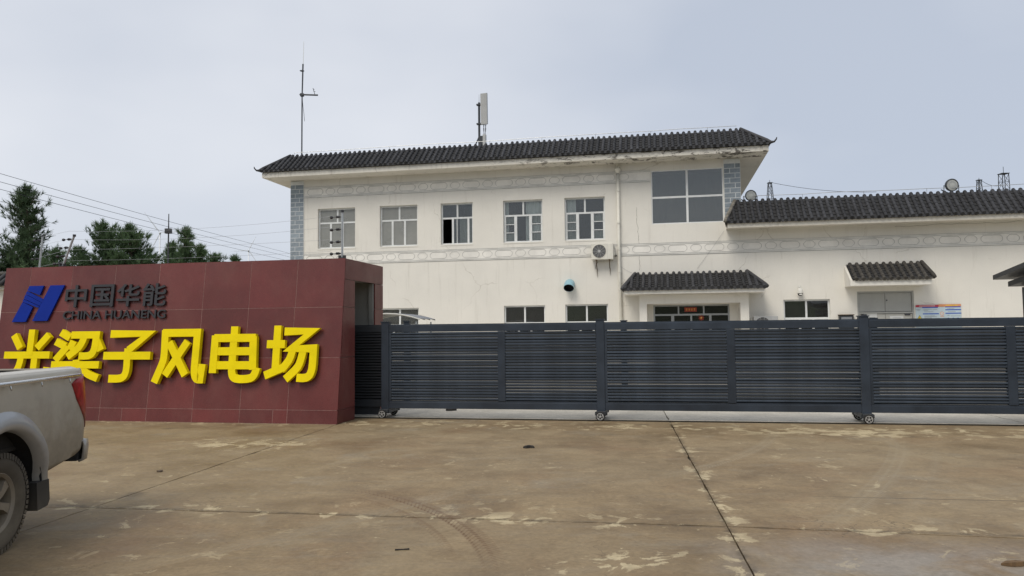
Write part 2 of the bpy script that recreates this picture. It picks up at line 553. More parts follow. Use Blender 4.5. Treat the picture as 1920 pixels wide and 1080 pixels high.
# red granite: fine crystal speckle, polished but dusty, damp patches
t = NT('granite')
v = t.coord('Object')
oi = t.n('ShaderNodeObjectInfo')
sp = t.ramp(t.noise(v, 130, 3, 0.7), 0.35, 0.65, (0.084, 0.0145, 0.0135), (0.158, 0.035, 0.031))
lg = t.ramp(t.noise(v, 0.9, 6, 0.65), 0.3, 0.75, (0.80, 0.80, 0.80), (1.22, 1.22, 1.22))
c = t.mix(1.0, sp, lg, 'MULTIPLY')
mr = t.n('ShaderNodeMapRange'); mr.inputs['To Min'].default_value = 0.80; mr.inputs['To Max'].default_value = 1.18
t.l(oi.outputs['Random'], mr.inputs['Value'])
cb = t.n('ShaderNodeCombineColor')
for i in range(3): t.l(mr.outputs['Result'], cb.inputs[i])
c = t.mix(1.0, c, cb.outputs['Color'], 'MULTIPLY')
dust = t.math('MULTIPLY', t.ramp(t.noise(t.scaled(v, (1.2, 1.2, 0.7)), 1.3, 8, 0.7), 0.45, 0.9), 0.22)
c = t.mix(dust, c, (0.25, 0.15, 0.12))
scr = t.math('MULTIPLY', t.ramp(t.noise(t.scaled(v, (5, 5, 0.8)), 3.0, 8, 0.75), 0.66, 0.80), 0.22)
c = t.mix(scr, c, (0.36, 0.30, 0.28))
t.base(c)
t.l(t.ramp(t.noise(v, 1.4, 7, 0.65, 0.5), 0.3, 0.7, (0.28,) * 3, (0.52,) * 3), t.p.inputs['Roughness'])
t.p.inputs['Specular IOR Level'].default_value = 0.42
paint('grout', (0.28, 0.17, 0.15), 0.9, 0.3, 20)

# silver truck paint under road dust that thickens towards the sills
def truck_paint(name, col, metallic, dirt_lo, dirt_hi, dmax=0.92, rough=0.38):
    t = NT(name)
    v = t.coord('Object')
    sep = t.n('ShaderNodeSeparateXYZ'); t.l(v, sep.inputs[0])
    mr = t.n('ShaderNodeMapRange'); mr.inputs['From Min'].default_value = dirt_hi; mr.inputs['From Max'].default_value = dirt_lo
    t.l(sep.outputs['Z'], mr.inputs['Value'])
    nz = t.noise(v, 3.5, 8, 0.65, 0.4)
    f = t.math('MULTIPLY', mr.outputs['Result'], t.math('ADD', 0.45, nz))
    f = t.math('MINIMUM', f, dmax)
    f = t.math('MAXIMUM', f, 0.04)
    sp = t.ramp(t.noise(v, 22, 6, 0.75), 0.66, 0.74)
    f = t.math('MAXIMUM', f, t.math('MULTIPLY', sp, 0.18))
    mud = t.ramp(t.noise(v, 7, 6, 0.65), 0.3, 0.7, (0.170, 0.138, 0.092), (0.27, 0.225, 0.155))
    t.base(t.mix(f, col, mud))
    t.l(t.math('MULTIPLY', t.math('SUBTRACT', 1.0, f), metallic), t.p.inputs['Metallic'])
    t.l(t.math('ADD', rough, t.math('MULTIPLY', f, 0.5)), t.p.inputs['Roughness'])
    if metallic > 0.3:
        t.l(t.math('MULTIPLY', t.math('SUBTRACT', 1.0, f), 0.7), t.p.inputs['Coat Weight'])
        t.p.inputs['Coat Roughness'].default_value = 0.12
    return t.m
truck_paint('truck_silver', (0.60, 0.565, 0.485), 0.35, 0.66, 1.55, 0.85)
truck_paint('truck_flare', (0.40, 0.42, 0.44), 0.4, 0.30, 1.15, 0.97)
truck_paint('truck_dark', (0.018, 0.018, 0.018), 0.0, -0.6, 0.5, 0.35, 0.6)
truck_paint('tyre', (0.022, 0.020, 0.018), 0.0, -1.2, 0.75, 0.50, 0.8)
truck_paint('alloy', (0.22, 0.19, 0.15), 0.4, -0.9, 0.9, 0.95, 0.5)
truck_paint('bumper_chrome', (0.50, 0.50, 0.48), 0.7, 0.35, 0.85, 0.7, 0.3)
truck_paint('truck_chrome', (0.62, 0.63, 0.64), 0.9, -1.0, 0.2, 0.2, 0.2)
t = NT('tail_lamp')
v = t.coord('Object')
sep = t.n('ShaderNodeSeparateXYZ'); t.l(v, sep.inputs[0])
mr = t.n('ShaderNodeMapRange'); mr.inputs['From Min'].default_value = 1.08; mr.inputs['From Max'].default_value = 0.78
t.l(sep.outputs['Z'], mr.inputs['Value'])
f = t.math('MINIMUM', t.math('MULTIPLY', mr.outputs['Result'], t.math('ADD', 0.35, t.noise(v, 9, 6, 0.6))), 0.6)
t.base(t.mix(f, t.ramp(t.noise(v, 14, 2, 0.5), 0.35, 0.65, (0.24, 0.006, 0.010), (0.42, 0.016, 0.020)), (0.17, 0.12, 0.085)))
t.set(Roughness=0.32)
paint('lamp_white', (0.6, 0.6, 0.6), 0.2, 0.1)
glass_mat('truck_glass', (0.10, 0.11, 0.11), 1.5)

# ------------------------------------------------------------------ ground
def arc_band(t, P, cx, cy, rad, half, a0, a1):
    # 0..1 mask of a tyre track: a ring segment round (cx, cy)
    sep = t.n('ShaderNodeSeparateXYZ'); t.l(P, sep.inputs[0])
    dx = t.math('SUBTRACT', sep.outputs['X'], cx)
    dy = t.math('SUBTRACT', sep.outputs['Y'], cy)
    d = t.math('SQRT', t.math('ADD', t.math('MULTIPLY', dx, dx), t.math('MULTIPLY', dy, dy)))
    e = t.math('DIVIDE', t.math('ABSOLUTE', t.math('SUBTRACT', d, rad)), half)
    band = t.ramp(e, 0.75, 1.05, (1, 1, 1), (0, 0, 0))
    ang = t.math('ARCTAN2', dy, dx)
    mid, hw = (a0 + a1) / 2, abs(a1 - a0) / 2
    ea = t.math('DIVIDE', t.math('ABSOLUTE', t.math('SUBTRACT', ang, mid)), hw)
    fade = t.ramp(ea, 0.35, 1.0, (1, 1, 1), (0, 0, 0))
    lugs = t.math('SINE', t.math('MULTIPLY', t.math('ADD', t.math('MULTIPLY', ang, rad), t.math('MULTIPLY', t.math('ABSOLUTE', t.math('SUBTRACT', d, rad)), 1.4)), 95.0))
    lug = t.ramp(lugs, 0.2, 0.75, (0.35,) * 3, (1, 1, 1))
    rut = t.ramp(t.math('SINE', t.math('MULTIPLY', d, 70.0)), 0.1, 0.7, (0.5,) * 3, (1, 1, 1))
    return t.math('MULTIPLY', t.math('MULTIPLY', band, fade), t.math('MULTIPLY', lug, rut))

def concrete(name, lo, hi, peel, peel_amt, tracks=False, wet=False, bias=0.0):
    t = NT(name)
    P = t.coord('Position')
    big = t.noise(P, 0.32, 5, 0.6, 0.3)
    med = t.noise(P, 1.15, 9, 0.66, 0.5)
    fin = t.noise(P, 26, 6, 0.7)
    c = t.ramp(med, 0.28, 0.74, lo, hi)
    c = t.mix(t.math('MULTIPLY', t.ramp(big, 0.44, 0.68), 0.55), c, tuple(x * 1.12 for x in (0.270, 0.213, 0.130)) if tracks else hi)
    red = t.ramp(t.noise(P, 0.55, 6, 0.6, 0.6), 0.52, 0.74)
    if tracks:
        c = t.mix(t.math('MULTIPLY', red, 0.65), c, (0.195, 0.118, 0.060))
        r2 = t.ramp(t.noise(P, 2.4, 8, 0.7, 0.8), 0.52, 0.68)
        c = t.mix(t.math('MULTIPLY', r2, 0.35), c, (0.168, 0.112, 0.056))
        g2 = t.ramp(t.noise(t.scaled(P, (1.0, 1.3, 1.0)), 0.75, 8, 0.68, 0.4), 0.56, 0.72)
        c = t.mix(t.math('MULTIPLY', g2, 0.55), c, (0.275, 0.245, 0.185))
    # streaky sweep marks
    sw = t.n('ShaderNodeMapping'); sw.inputs['Rotation'].default_value = (0, 0, R(9)); sw.inputs['Scale'].default_value = (0.5, 3.2, 1)
    t.l(P, sw.inputs['Vector'])
    stk = t.noise(sw.outputs['Vector'], 2.2, 8, 0.7)
    c = t.mix(t.math('MULTIPLY', t.ramp(stk, 0.5, 0.75), 0.28), c, (0.255, 0.225, 0.175))
    # film of mud worn through to pale concrete
    zone = t.ramp(t.noise(P, 0.42, 3, 0.5, 0.2), 0.44 - bias, 0.62 - bias)
    pl = t.noise(P, 3.1, 12, 0.66, 0.6)
    if tracks:
        # the film flakes first along the joints
        sj = t.n('ShaderNodeSeparateXYZ'); t.l(P, sj.inputs[0])
        e1 = t.math('ABSOLUTE', t.math('SUBTRACT', t.math('ADD', sj.outputs['Y'], t.math('MULTIPLY', sj.outputs['X'], 0.165)), 6.58))
        e2 = t.math('ABSOLUTE', t.math('SUBTRACT', t.math('SUBTRACT', sj.outputs['X'], t.math('MULTIPLY', sj.outputs['Y'], 0.1415)), 0.868))
        e3 = t.math('ABSOLUTE', t.math('SUBTRACT', t.math('ADD', sj.outputs['Y'], t.math('MULTIPLY', sj.outputs['X'], 0.1855)), 13.0))
        nj = t.math('MAXIMUM', t.ramp(e1, 0.05, 0.30, (1, 1, 1), (0, 0, 0)), t.ramp(e2, 0.05, 0.28, (1, 1, 1), (0, 0, 0)))
        nj = t.math('MAXIMUM', nj, t.ramp(e3, 0.1, 0.9, (1, 1, 1), (0, 0, 0)))
        pl = t.math('ADD', pl, t.math('MULTIPLY', nj, 0.068))
        zone = t.math('MAXIMUM', zone, nj)
    pl = t.math('ADD', pl, t.math('MULTIPLY', t.math('SUBTRACT', t.noise(P, 19, 6, 0.7), 0.5), 0.10))
    if tracks:
        def spot(cx, cy, rx, ry, rot=-10.5):
            mp = t.n('ShaderNodeMapping', vector_type='TEXTURE')
            mp.inputs['Location'].default_value = (cx, cy, 0); mp.inputs['Rotation'].default_value = (0, 0, R(rot)); mp.inputs['Scale'].default_value = (rx, ry, 1)
            t.l(P, mp.inputs['Vector'])
            ln = t.n('ShaderNodeVectorMath', operation='LENGTH'); t.l(mp.outputs['Vector'], ln.inputs[0])
            return t.ramp(ln.outputs['Value'], 0.35, 1.0, (1, 1, 1), (0, 0, 0))
        # the larger worn patches
        big_p = t.math('MAXIMUM', t.math('MAXIMUM', spot(0.75, 5.38, 0.85, 0.34, 12), spot(5.4, 11.55, 2.6, 0.55)), t.math('MAXIMUM', t.math('MULTIPLY', spot(-0.2, 7.0, 1.3, 0.5), 0.45), spot(-3.9, 11.2, 1.6, 0.9)))
        pl = t.math('ADD', pl, t.math('MULTIPLY', big_p, 0.085))
        zone = t.math('MAXIMUM', t.math('MULTIPLY', zone, 0.6), big_p)
        zone = t.math('MAXIMUM', zone, nj)
        bare = t.math('MULTIPLY', spot(3.1, 5.0, 2.3, 1.0, -14), t.ramp(t.noise(P, 1.4, 6, 0.65, 0.4), 0.36, 0.58))
        c = t.mix(t.math('MULTIPLY', bare, 0.75), c, (0.285, 0.262, 0.232))
    mask = t.ramp(pl, 0.600, 0.628)
    mask = t.math('MULTIPLY', mask, zone)
    sm = t.ramp(t.noise(P, 8.5, 7, 0.6, 0.4), 0.685, 0.71)
    sm2 = t.ramp(t.noise(P, 3.0, 9, 0.7, 0.8), 0.66, 0.685)
    mask = t.math('MAXIMUM', mask, t.math('MAXIMUM', t.math('MULTIPLY', sm, 0.8), t.math('MULTIPLY', sm2, 0.55)))
    op = t.ramp(t.noise(P, 1.6, 4, 0.6), 0.35, 0.62, (0.55,) * 3, (1.0,) * 3)
    mask = t.math('MULTIPLY', mask, op)
    c = t.mix(t.math('MULTIPLY', mask, peel_amt), c, peel)
    if tracks:
        # dirt packed beside the joints, fine crazing, a few oily drips
        pk = t.math('MAXIMUM', t.ramp(e1, 0.012, 0.06, (1, 1, 1), (0, 0, 0)), t.ramp(e2, 0.012, 0.06, (1, 1, 1), (0, 0, 0)))
        c = t.mix(t.math('MULTIPLY', pk, t.math('MULTIPLY', t.ramp(t.noise(P, 5, 6, 0.7), 0.4, 0.6), 0.65)), c, (0.055, 0.042, 0.026))
        vo = t.n('ShaderNodeTexVoronoi', feature='DISTANCE_TO_EDGE'); vo.inputs['Scale'].default_value = 0.9
        nv = t.n('ShaderNodeTexNoise'); nv.inputs['Scale'].default_value = 3.0; nv.inputs['Detail'].default_value = 6; t.l(P, nv.inputs['Vector'])
        va = t.n('ShaderNodeVectorMath', operation='ADD'); t.l(P, va.inputs[0]); t.l(nv.outputs['Color'], va.inputs[1]); t.l(va.outputs[0], vo.inputs['Vector'])
        cz = t.math('MULTIPLY', t.ramp(vo.outputs['Distance'], 0.0, 0.010, (1, 1, 1), (0, 0, 0)), t.ramp(t.noise(P, 0.5, 3, 0.5), 0.54, 0.64))
        c = t.mix(t.math('MULTIPLY', cz, 0.55), c, (0.06, 0.045, 0.03))
        oil = t.ramp(t.noise(P, 1.1, 2, 0.4), 0.70, 0.76)
        c = t.mix(t.math('MULTIPLY', oil, 0.5), c, (0.07, 0.055, 0.038))
    # grit
    dk = t.ramp(t.noise(P, 17, 5, 0.65), 0.29, 0.33, (1, 1, 1), (0, 0, 0))
    c = t.mix(t.math('MULTIPLY', dk, 0.7), c, (0.05, 0.042, 0.034))
    c = t.mix(0.6, c, t.ramp(fin, 0.3, 0.7, (0.74,) * 3, (1.25,) * 3), 'MULTIPLY')
    c = t.mix(0.55, c, t.ramp(t.noise(P, 6.5, 7, 0.72, 0.3), 0.3, 0.7, (0.78,) * 3, (1.2,) * 3), 'MULTIPLY')
    if tracks:
        for (cx, cy, r, h, a0, a1, col, amt) in (
                (-3.9, 4.9, 3.78, 0.10, 0.0, 1.02, (0.110, 0.056, 0.026), 0.95),
                (-3.9, 4.9, 3.50, 0.05, 0.1, 0.95, (0.120, 0.066, 0.032), 0.6),
                (-3.5, 14.6, 8.05, 0.11, -1.0, -0.22, (0.33, 0.285, 0.20), 0.42),
                (-15.2, 20.9, 23.03, 0.14, -0.75, -0.42, (0.33, 0.285, 0.20), 0.42),
                (-15.2, 20.9, 23.45, 0.07, -0.70, -0.45, (0.30, 0.265, 0.195), 0.22),
                (12.0, 8.6, 7.0, 0.10, 2.62, 3.0, (0.30, 0.265, 0.195), 0.25),
                (-8.5, 12.5, 9.2, 0.12, -0.95, -0.42, (0.28, 0.25, 0.19), 0.35)):
            c = t.mix(t.math('MULTIPLY', arc_band(t, P, cx, cy, r, h, a0, a1), amt), c, col)
        # long hairline crack across the right-hand slab
        sep = t.n('ShaderNodeSeparateXYZ'); t.l(P, sep.inputs[0])
        ln = t.math('ADD', sep.outputs['Y'], t.math('MULTIPLY', sep.outputs['X'], 0.155))
        ln = t.math('ADD', ln, t.math('MULTIPLY', t.noise(P, 3.0, 4, 0.6), 0.05))
        e = t.math('ABSOLUTE', t.math('SUBTRACT', ln, 7.845))
        cr = t.math('MULTIPLY', t.ramp(e, 0.006, 0.012, (1, 1, 1), (0, 0, 0)), t.ramp(sep.outputs['X'], 0.0, 1.0))
        side = t.n('ShaderNodeMapRange'); side.inputs['From Min'].default_value = 2.6; side.inputs['From Max'].default_value = 3.6
        t.l(sep.outputs['X'], side.inputs['Value'])
        c = t.mix(t.math('MULTIPLY', cr, t.math('MULTIPLY', side.outputs['Result'], 0.8)), c, (0.05, 0.04, 0.03))
    oi = t.n('ShaderNodeObjectInfo')
    mr = t.n('ShaderNodeMapRange'); mr.inputs['To Min'].default_value = 0.95; mr.inputs['To Max'].default_value = 1.05
    t.l(oi.outputs['Random'], mr.inputs['Value'])
    cb = t.n('ShaderNodeCombineColor')
    for i in range(3): t.l(mr.outputs['Result'], cb.inputs[i])
    c = t.mix(1.0, c, cb.outputs['Color'], 'MULTIPLY')
    t.base(c)
    t.l(t.ramp(med, 0.3, 0.7, (0.48,) * 3, (0.80,) * 3), t.p.inputs['Roughness'])
    t.p.inputs['Specular IOR Level'].default_value = 0.35
    h = t.math('ADD', t.math('MULTIPLY', fin, 0.5), t.math('ADD', t.math('MULTIPLY', mask, -0.5), t.math('MULTIPLY', t.noise(P, 90, 3, 0.6), 0.3)))
    t.bump(h, 0.28, 0.008)

concrete('muddy_concrete', (0.152, 0.103, 0.051), (0.300, 0.225, 0.130), (0.53, 0.44, 0.275), 0.9, tracks=True)
concrete('pale_concrete', (0.40, 0.37, 0.31), (0.62, 0.58, 0.50), (0.66, 0.63, 0.56), 0.6, bias=0.06)
paint('earth', (0.085, 0.085, 0.045), 1.0, 0.4, 0.6, bump=0.4)
paint('joint_dirt', (0.022, 0.019, 0.015), 1.0, 0.3, 8)

g = MB().quad((-1500, -900, -0.09), (1500, -900, -0.09), (1500, 2200, -0.09), (-1500, 2200, -0.09)).build('ground', 'earth')
structure(g)
# bedding under the slabs shows dark in the joints
bed = MB().quad((-24, -6, -0.03), (24, -6, -0.03), (24, 17.4, -0.03), (-24, 17.4, -0.03)).build('forecourt_bed', 'joint_dirt')
structure(bed)
fore = structure(link('forecourt', None))
JX = lambda k, y: -3.16 + 5.88 * k + 0.1415 * (y - 13.09)      # joints running away from the camera
JY0 = lambda x: 6.60 - 0.165 * x - 0.004 * x * x               # joint across
JYF = lambda x: 13.80 - 0.1855 * x                             # joint in front of the gate track
JYN = lambda x: 0.2 - 0.165 * x
def corner(k, jy):
    y = 8.0
    for _ in range(12):
        y = jy(JX(k, y))
    return Vector((JX(k, y), y, 0))
rng = random.Random(3)
def slab(k, ja, jb, gap=0.0048, name='slab', mat='muddy_concrete'):
    # slab edges wander by a few millimetres and are spalled here and there
    cs = [corner(k, ja), corner(k + 1, ja), corner(k + 1, jb), corner(k, jb)]
    cen = sum(cs, Vector()) / 4
    ring = []
    for i in range(4):
        a, b = cs[i], cs[(i + 1) % 4]
        n = max(2, int((b - a).length / 0.22))
        inw = Vector((-(b - a).y, (b - a).x, 0)).normalized()
        for q in range(n):
            p = a.lerp(b, q / n)
            w = gap + abs(rng.gauss(0, 0.0035)) + (rng.uniform(0.006, 0.028) if rng.random() < 0.06 else 0)
            if q == 0: w = gap
            p = p + inw * w
            if q == 0: p = a + (cen - a).normalized() * gap * 1.4
            ring.append(p)
    n = len(ring)
    mb = MB()
    vs = [(p.x, p.y, 0) for p in ring] + [(p.x, p.y, -0.06) for p in ring]
    mb.add(vs, [tuple(range(n))] + [(i, (i + 1) % n, (i + 1) % n + n, i + n) for i in range(n)])
    return mb.build(name, mat, fore)
for k in range(-3, 3):
    slab(k, JY0, JYF)
    slab(k, JYN, JY0)
# paler yard behind the gate, with its own joints
yard = structure(link('yard', None))
JYB = lambda x: 14.05 - 0.1855 * x
JYC = lambda x: 19.6 - 0.19 * x
JYD = lambda x: 40.0 - 0.19 * x
for k in range(-3, 4):
    for ja, jb in ((JYB, JYC), (JYC, JYD)):
        o = slab(k, ja, jb, 0.006, 'slab', 'pale_concrete')
        o.parent = yard
structure(MB().quad((-40, 13, -0.05), (40, 5, -0.05), (40, 45, -0.05), (-40, 45, -0.05)).build('yard_bed', 'joint_dirt'))

# ------------------------------------------------------------------ station building (local x along the facade, y into the building)
BA = R(-11.2)
bld = thing('station_building', 'long cream two-storey station building with dark tiled skirt roof and one-storey wing', 'building', (3.069, 25.5, 0), BA)
XL, XR, XW = -11.48, 4.62, 17.0
UW = [(-10.42, -8.95), (-8.00, -6.57), (-5.70, -4.52), (-3.42, -2.02), (-1.25, 0.14)]
UZ = (4.70, 6.18)
GW = [(-8.00, -6.53, 0.95, 2.46), (-3.42, -1.97, 0.95, 2.48), (-1.27, 0.19, 0.95, 2.49), (5.86, 7.28, 1.0, 2.53)]
CORNER = (1.71, 4.07, 5.15, 6.98)
ENTRY = (1.70, 4.17, 0.02, 2.42)
DOOR = (8.10, 9.77, 0.02, 2.75)
holes = [(a, b, *UZ) for a, b in UW] + [(a, b, c, d) for a, b, c, d in GW if b < 5] + [CORNER, ENTRY]
mb = MB()
grid_wall(mb, XL, XR, -0.1, 8.16, holes, 0.0, 0.24)
mb.build('wall', 'plaster', bld)
mb = MB()
grid_wall(mb, XR, XW, -0.1, 5.76, [GW[3], DOOR], 0.0, 0.24)
mb.build('wall', 'plaster', bld)
mb = MB().box(XL, XL + 0.24, 0.24, 10, -0.1, 8.16).box(XR - 0.24, XR, 0.24, 10, 5.5, 8.16).box(XW - 0.24, XW, 0.24, 10, -0.1, 5.76).box(XL, XW, 10, 10.24, -0.1, 5.5).box(XL, XR, 10, 10.24, 5.5, 8.16)
mb.build('wall', 'plaster', bld)
MB().box(XL + 0.24, XR - 0.24, 0.24, 10, 7.55, 7.7).build('roof_slab', 'old_concrete', bld)
MB().box(XR, XW - 0.24, 0.24, 10, 5.1, 5.25).build('roof_slab', 'old_concrete', bld)
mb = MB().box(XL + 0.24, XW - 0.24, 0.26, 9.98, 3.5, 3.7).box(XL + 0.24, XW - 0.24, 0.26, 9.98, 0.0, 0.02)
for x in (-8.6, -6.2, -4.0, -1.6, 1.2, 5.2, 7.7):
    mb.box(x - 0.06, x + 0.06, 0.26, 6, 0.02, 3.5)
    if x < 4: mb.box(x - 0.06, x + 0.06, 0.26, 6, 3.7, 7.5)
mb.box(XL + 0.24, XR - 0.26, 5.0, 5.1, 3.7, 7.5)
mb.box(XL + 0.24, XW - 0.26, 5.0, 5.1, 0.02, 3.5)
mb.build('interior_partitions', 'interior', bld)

# --- brick corner piers
def pier(x0, x1, z0, z1):
    p = MB().box(x0 - 0.02, x1, -0.03, 0.0 - 0.002, z0, z1).build('corner_pier', 'mortar', bld)
    h, j = 0.145, 0.020
    n = int((z1 - z0) / (h + j))
    cache = {}
    for i in range(n):
        z = z0 + i * (h + j) + j
        cut = 0.34 if i % 2 else 0.17
        for a, b in ((x0 - 0.02, x0 + cut * (x1 - x0) / 0.51), (x0 + cut * (x1 - x0) / 0.51, x1)):
            L = round(b - a - j, 3)
            if L not in cache:
                cache[L] = MB().bbox(0, L, -0.005, 0, 0, h, 0.002).mesh('brick', 'grey_brick')
            link('brick', cache[L], p, (a + j / 2, -0.0302 + rng.uniform(-0.0015, 0), z))
pier(XL, -10.97, 0.0, 7.24)
pier(4.11, XR, 5.10, 7.24)

# --- painted ornament bands
def octa(w, h, c, y, line):
    def ring(w, h, c):
        return [(-w / 2 + c, -h / 2), (w / 2 - c, -h / 2), (w / 2, -h / 2 + c), (w / 2, h / 2 - c), (w / 2 - c, h / 2), (-w / 2 + c, h / 2), (-w / 2, h / 2 - c), (-w / 2, -h / 2 + c)]
    o, i = ring(w, h, c), ring(w - 2 * line, h - 2 * line, c * 0.85)
    n = 8
    vs = [(p[0], y, p[1]) for p in o] + [(p[0], y, p[1]) for p in i] + [(p[0], 0, p[1]) for p in o] + [(p[0], 0, p[1]) for p in i]
    fs = []
    for k in range(n):
        q = (k + 1) % n
        fs += [(k, q, q + n, k + n), (k, k + 2 * n, q + 2 * n, q), (k + n, q + n, q + 3 * n, k + 3 * n)]
    return vs, fs
mbw = MB(); mbw.add(*octa(0.62, 0.235, 0.075, -0.008, 0.013))
mbs = MB(); mbs.add(*octa(0.36, 0.235, 0.085, -0.008, 0.013))
me_w, me_s = mbw.mesh('ornament', 'ornament_line'), mbs.mesh('ornament', 'ornament_line')
def band(x0, x1, z0, z1, start):
    b = MB().box(x0, x1, -0.006, -0.002, z0, z1).build('ornament_band', 'band_fill', bld)
    mb = MB()
    for z in (z0 - 0.012, z0 + 0.034, z1 - 0.046, z1 - 0.002):
        mb.box(x0, x1, -0.016, -0.001, z, z + 0.007)
    mb.build('moulding', 'band_line', b)
    zc = (z0 + z1) / 2 + 0.002
    x = start
    while x + 0.9 < x1:
        link('ornament', me_w, b, (x, -0.006, zc))
        link('ornament', me_s, b, (x + 0.60, -0.006, zc))
        x += 1.19
band(-10.96, 1.68, 6.62, 7.00, -10.52)
band(-10.96, 16.9, 4.12, 4.51, -10.55)

# --- windows
def window(x0, x1, z0, z1, bars, panes, depth=0.10, fw=0.05, frame='white_frame', glass='glass', sill=True, name='window', ft=0.05):
    # bars: (xa, xb, za, zb) in metres from the lower left corner; panes likewise (+ optional glass name)
    mb = MB()
    W, H = x1 - x0, z1 - z0
    y0, y1 = depth, depth + ft
    mb.box(0, fw, y0, y1, 0, H).box(W - fw, W, y0, y1, 0, H).box(fw, W - fw, y0, y1, 0, fw).box(fw, W - fw, y0, y1, H - fw, H)
    for a, b, c, d in bars:
        mb.box(a, b, y0 + 0.003, y1 - 0.003, c, d)
    w = mb.build(name, frame, bld, loc=(x0, 0, z0))
    for p in panes:
        a, b, c, d = p[:4]
        MB().box(a, b, y0 + 0.018, y0 + 0.024, c, d).build('pane', p[4] if len(p) > 4 else glass, w)
    if sill:
        MB().box(0.0, W, -0.012, depth - 0.002, -0.045, -0.004).build('sill', 'plaster', w)
    return w
def curtain(win, x0, x1, z0, z1, y=0.215, mat='curtain', wave=0.012, n=7):
    mb = MB()
    k = max(8, int((x1 - x0) * n * 6))
    ph = rng.uniform(0, 6)
    top, bot = [], []
    for i in range(k + 1):
        x = x0 + (x1 - x0) * i / k
        yy = y + wave * math.sin(x * n * 2 * math.pi + ph) + wave * 0.4 * math.sin(x * n * 4.3 + ph)
        top.append((x, yy, z1)); bot.append((x, yy * 1.0 + wave * 0.3 * math.sin(x * 17 + ph), z0))
    mb.add(top + bot, [(i, i + 1, i + 1 + k + 1, i + k + 1) for i in range(k)])
    return mb.build('curtain', mat, win, smooth=True)

TZ = 0.92       # height of the transom above the sill
def uwin(i, cuts, kind):
    x0, x1 = UW[i]; W = x1 - x0; H = UZ[1] - UZ[0]
    f = 0.05
    bars = [(f, W - f, TZ, TZ + 0.06), (W * 0.5 - 0.03, W * 0.5 + 0.03, TZ + 0.06, H - f)]
    panes = [(f, W * 0.5 - 0.03, TZ + 0.06, H - f), (W * 0.5 + 0.03, W - f, TZ + 0.06, H - f)]
    prev = f
    for c in cuts:
        bars.append((c - 0.035, c + 0.035, f, TZ))
        panes.append((prev, c - 0.035, f, TZ)); prev = c + 0.035
    panes.append((prev, W - f, f, TZ))
    if kind == 'open':
        panes.pop(2)
    if kind == 'barred':
        for (a, b) in ((f, cuts[0] - 0.035), (cuts[1] + 0.035, W - f)):
            for zz in (0.35, 0.64):
                bars.append((a, b, zz - 0.011, zz + 0.011))
            bars += [(a, a + 0.03, f, TZ), (b - 0.03, b, f, TZ)]
    return window(x0, x1, *UZ, bars, panes, depth=0.11, glass='glass' if kind else 'glass_dusty')
w = uwin(0, (0.47, 0.94), ''); curtain(w, 0.02, 1.45, 0.02, 1.46)
w = uwin(1, (0.45, 0.92), ''); curtain(w, 0.02, 1.41, 0.02, 1.46)
w = uwin(2, (0.42, 0.99), 'open')
MB().box(0.55, 0.585, 0.128, 0.158, 0.05, 0.92).build('sash_bar', 'white_frame', w)
curtain(w, 0.62, 1.12, 0.02, 0.95, 0.36, 'thick_curtain')
w = uwin(3, (0.44, 0.94), 'barred'); curtain(w, 0.76, 1.36, 0.02, 1.46, 0.28); curtain(w, 0.03, 0.15, 0.02, 1.46, 0.28); curtain(w, 0.05, 0.4, 0.02, 0.34, 0.22, 'thick_curtain'); curtain(w, 0.05, 0.4, 0.64, 0.92, 0.22, 'thick_curtain'); curtain(w, 1.0, 1.36, 0.64, 0.92, 0.22, 'thick_curtain'); curtain(w, 1.0, 1.36, 0.02, 0.34, 0.22, 'thick_curtain')
w = uwin(4, (0.45, 0.93), 'barred'); curtain(w, 0.06, 0.37, 0.02, 1.46, 0.28); curtain(w, 0.05, 0.42, 0.02, 0.92, 0.22, 'thick_curtain'); curtain(w, 0.99, 1.36, 0.64, 0.92, 0.22, 'thick_curtain'); curtain(w, 0.99, 1.36, 0.02, 0.34, 0.22, 'thick_curtain')
# large fixed corner glazing
x0, x1, z0, z1 = CORNER; W, H = x1 - x0, z1 - z0
w = window(x0, x1, z0, z1, [(W * 0.5 - 0.035, W * 0.5 + 0.035, 0.035, H - 0.035), (0.035, W * 0.5 - 0.035, 0.87, 0.935), (W * 0.5 + 0.035, W - 0.035, 0.87, 0.935)],
           [(0.035, W * 0.5 - 0.035, 0.035, 0.87), (W * 0.5 + 0.035, W - 0.035, 0.035, 0.87), (0.035, W * 0.5 - 0.035, 0.935, H - 0.035), (W * 0.5 + 0.035, W - 0.035, 0.935, H - 0.035)],
           depth=0.03, fw=0.035, glass='glass_tinted', sill=False)
curtain(w, 0.05, W - 0.05, 0.04, H - 0.05, 0.5, 'thick_curtain', 0.015, 5)
# ground-floor windows
for a, b, c, d in GW:
    W, H = b - a, d - c
    tz = H - 0.58
    window(a, b, c, d, [(0.05, W - 0.05, tz - 0.07, tz), (W / 2 - 0.03, W / 2 + 0.03, tz, H - 0.05), (0.47, 0.54, 0.05, tz - 0.07), (W - 0.54, W - 0.47, 0.05, tz - 0.07)],
           [(0.05, W / 2 - 0.03, tz, H - 0.05), (W / 2 + 0.03, W - 0.05, tz, H - 0.05), (0.05, 0.47, 0.05, tz - 0.07), (0.54, W - 0.54, 0.05, tz - 0.07), (W - 0.47, W - 0.05, 0.05, tz - 0.07)], depth=0.09, glass='glass_plain')

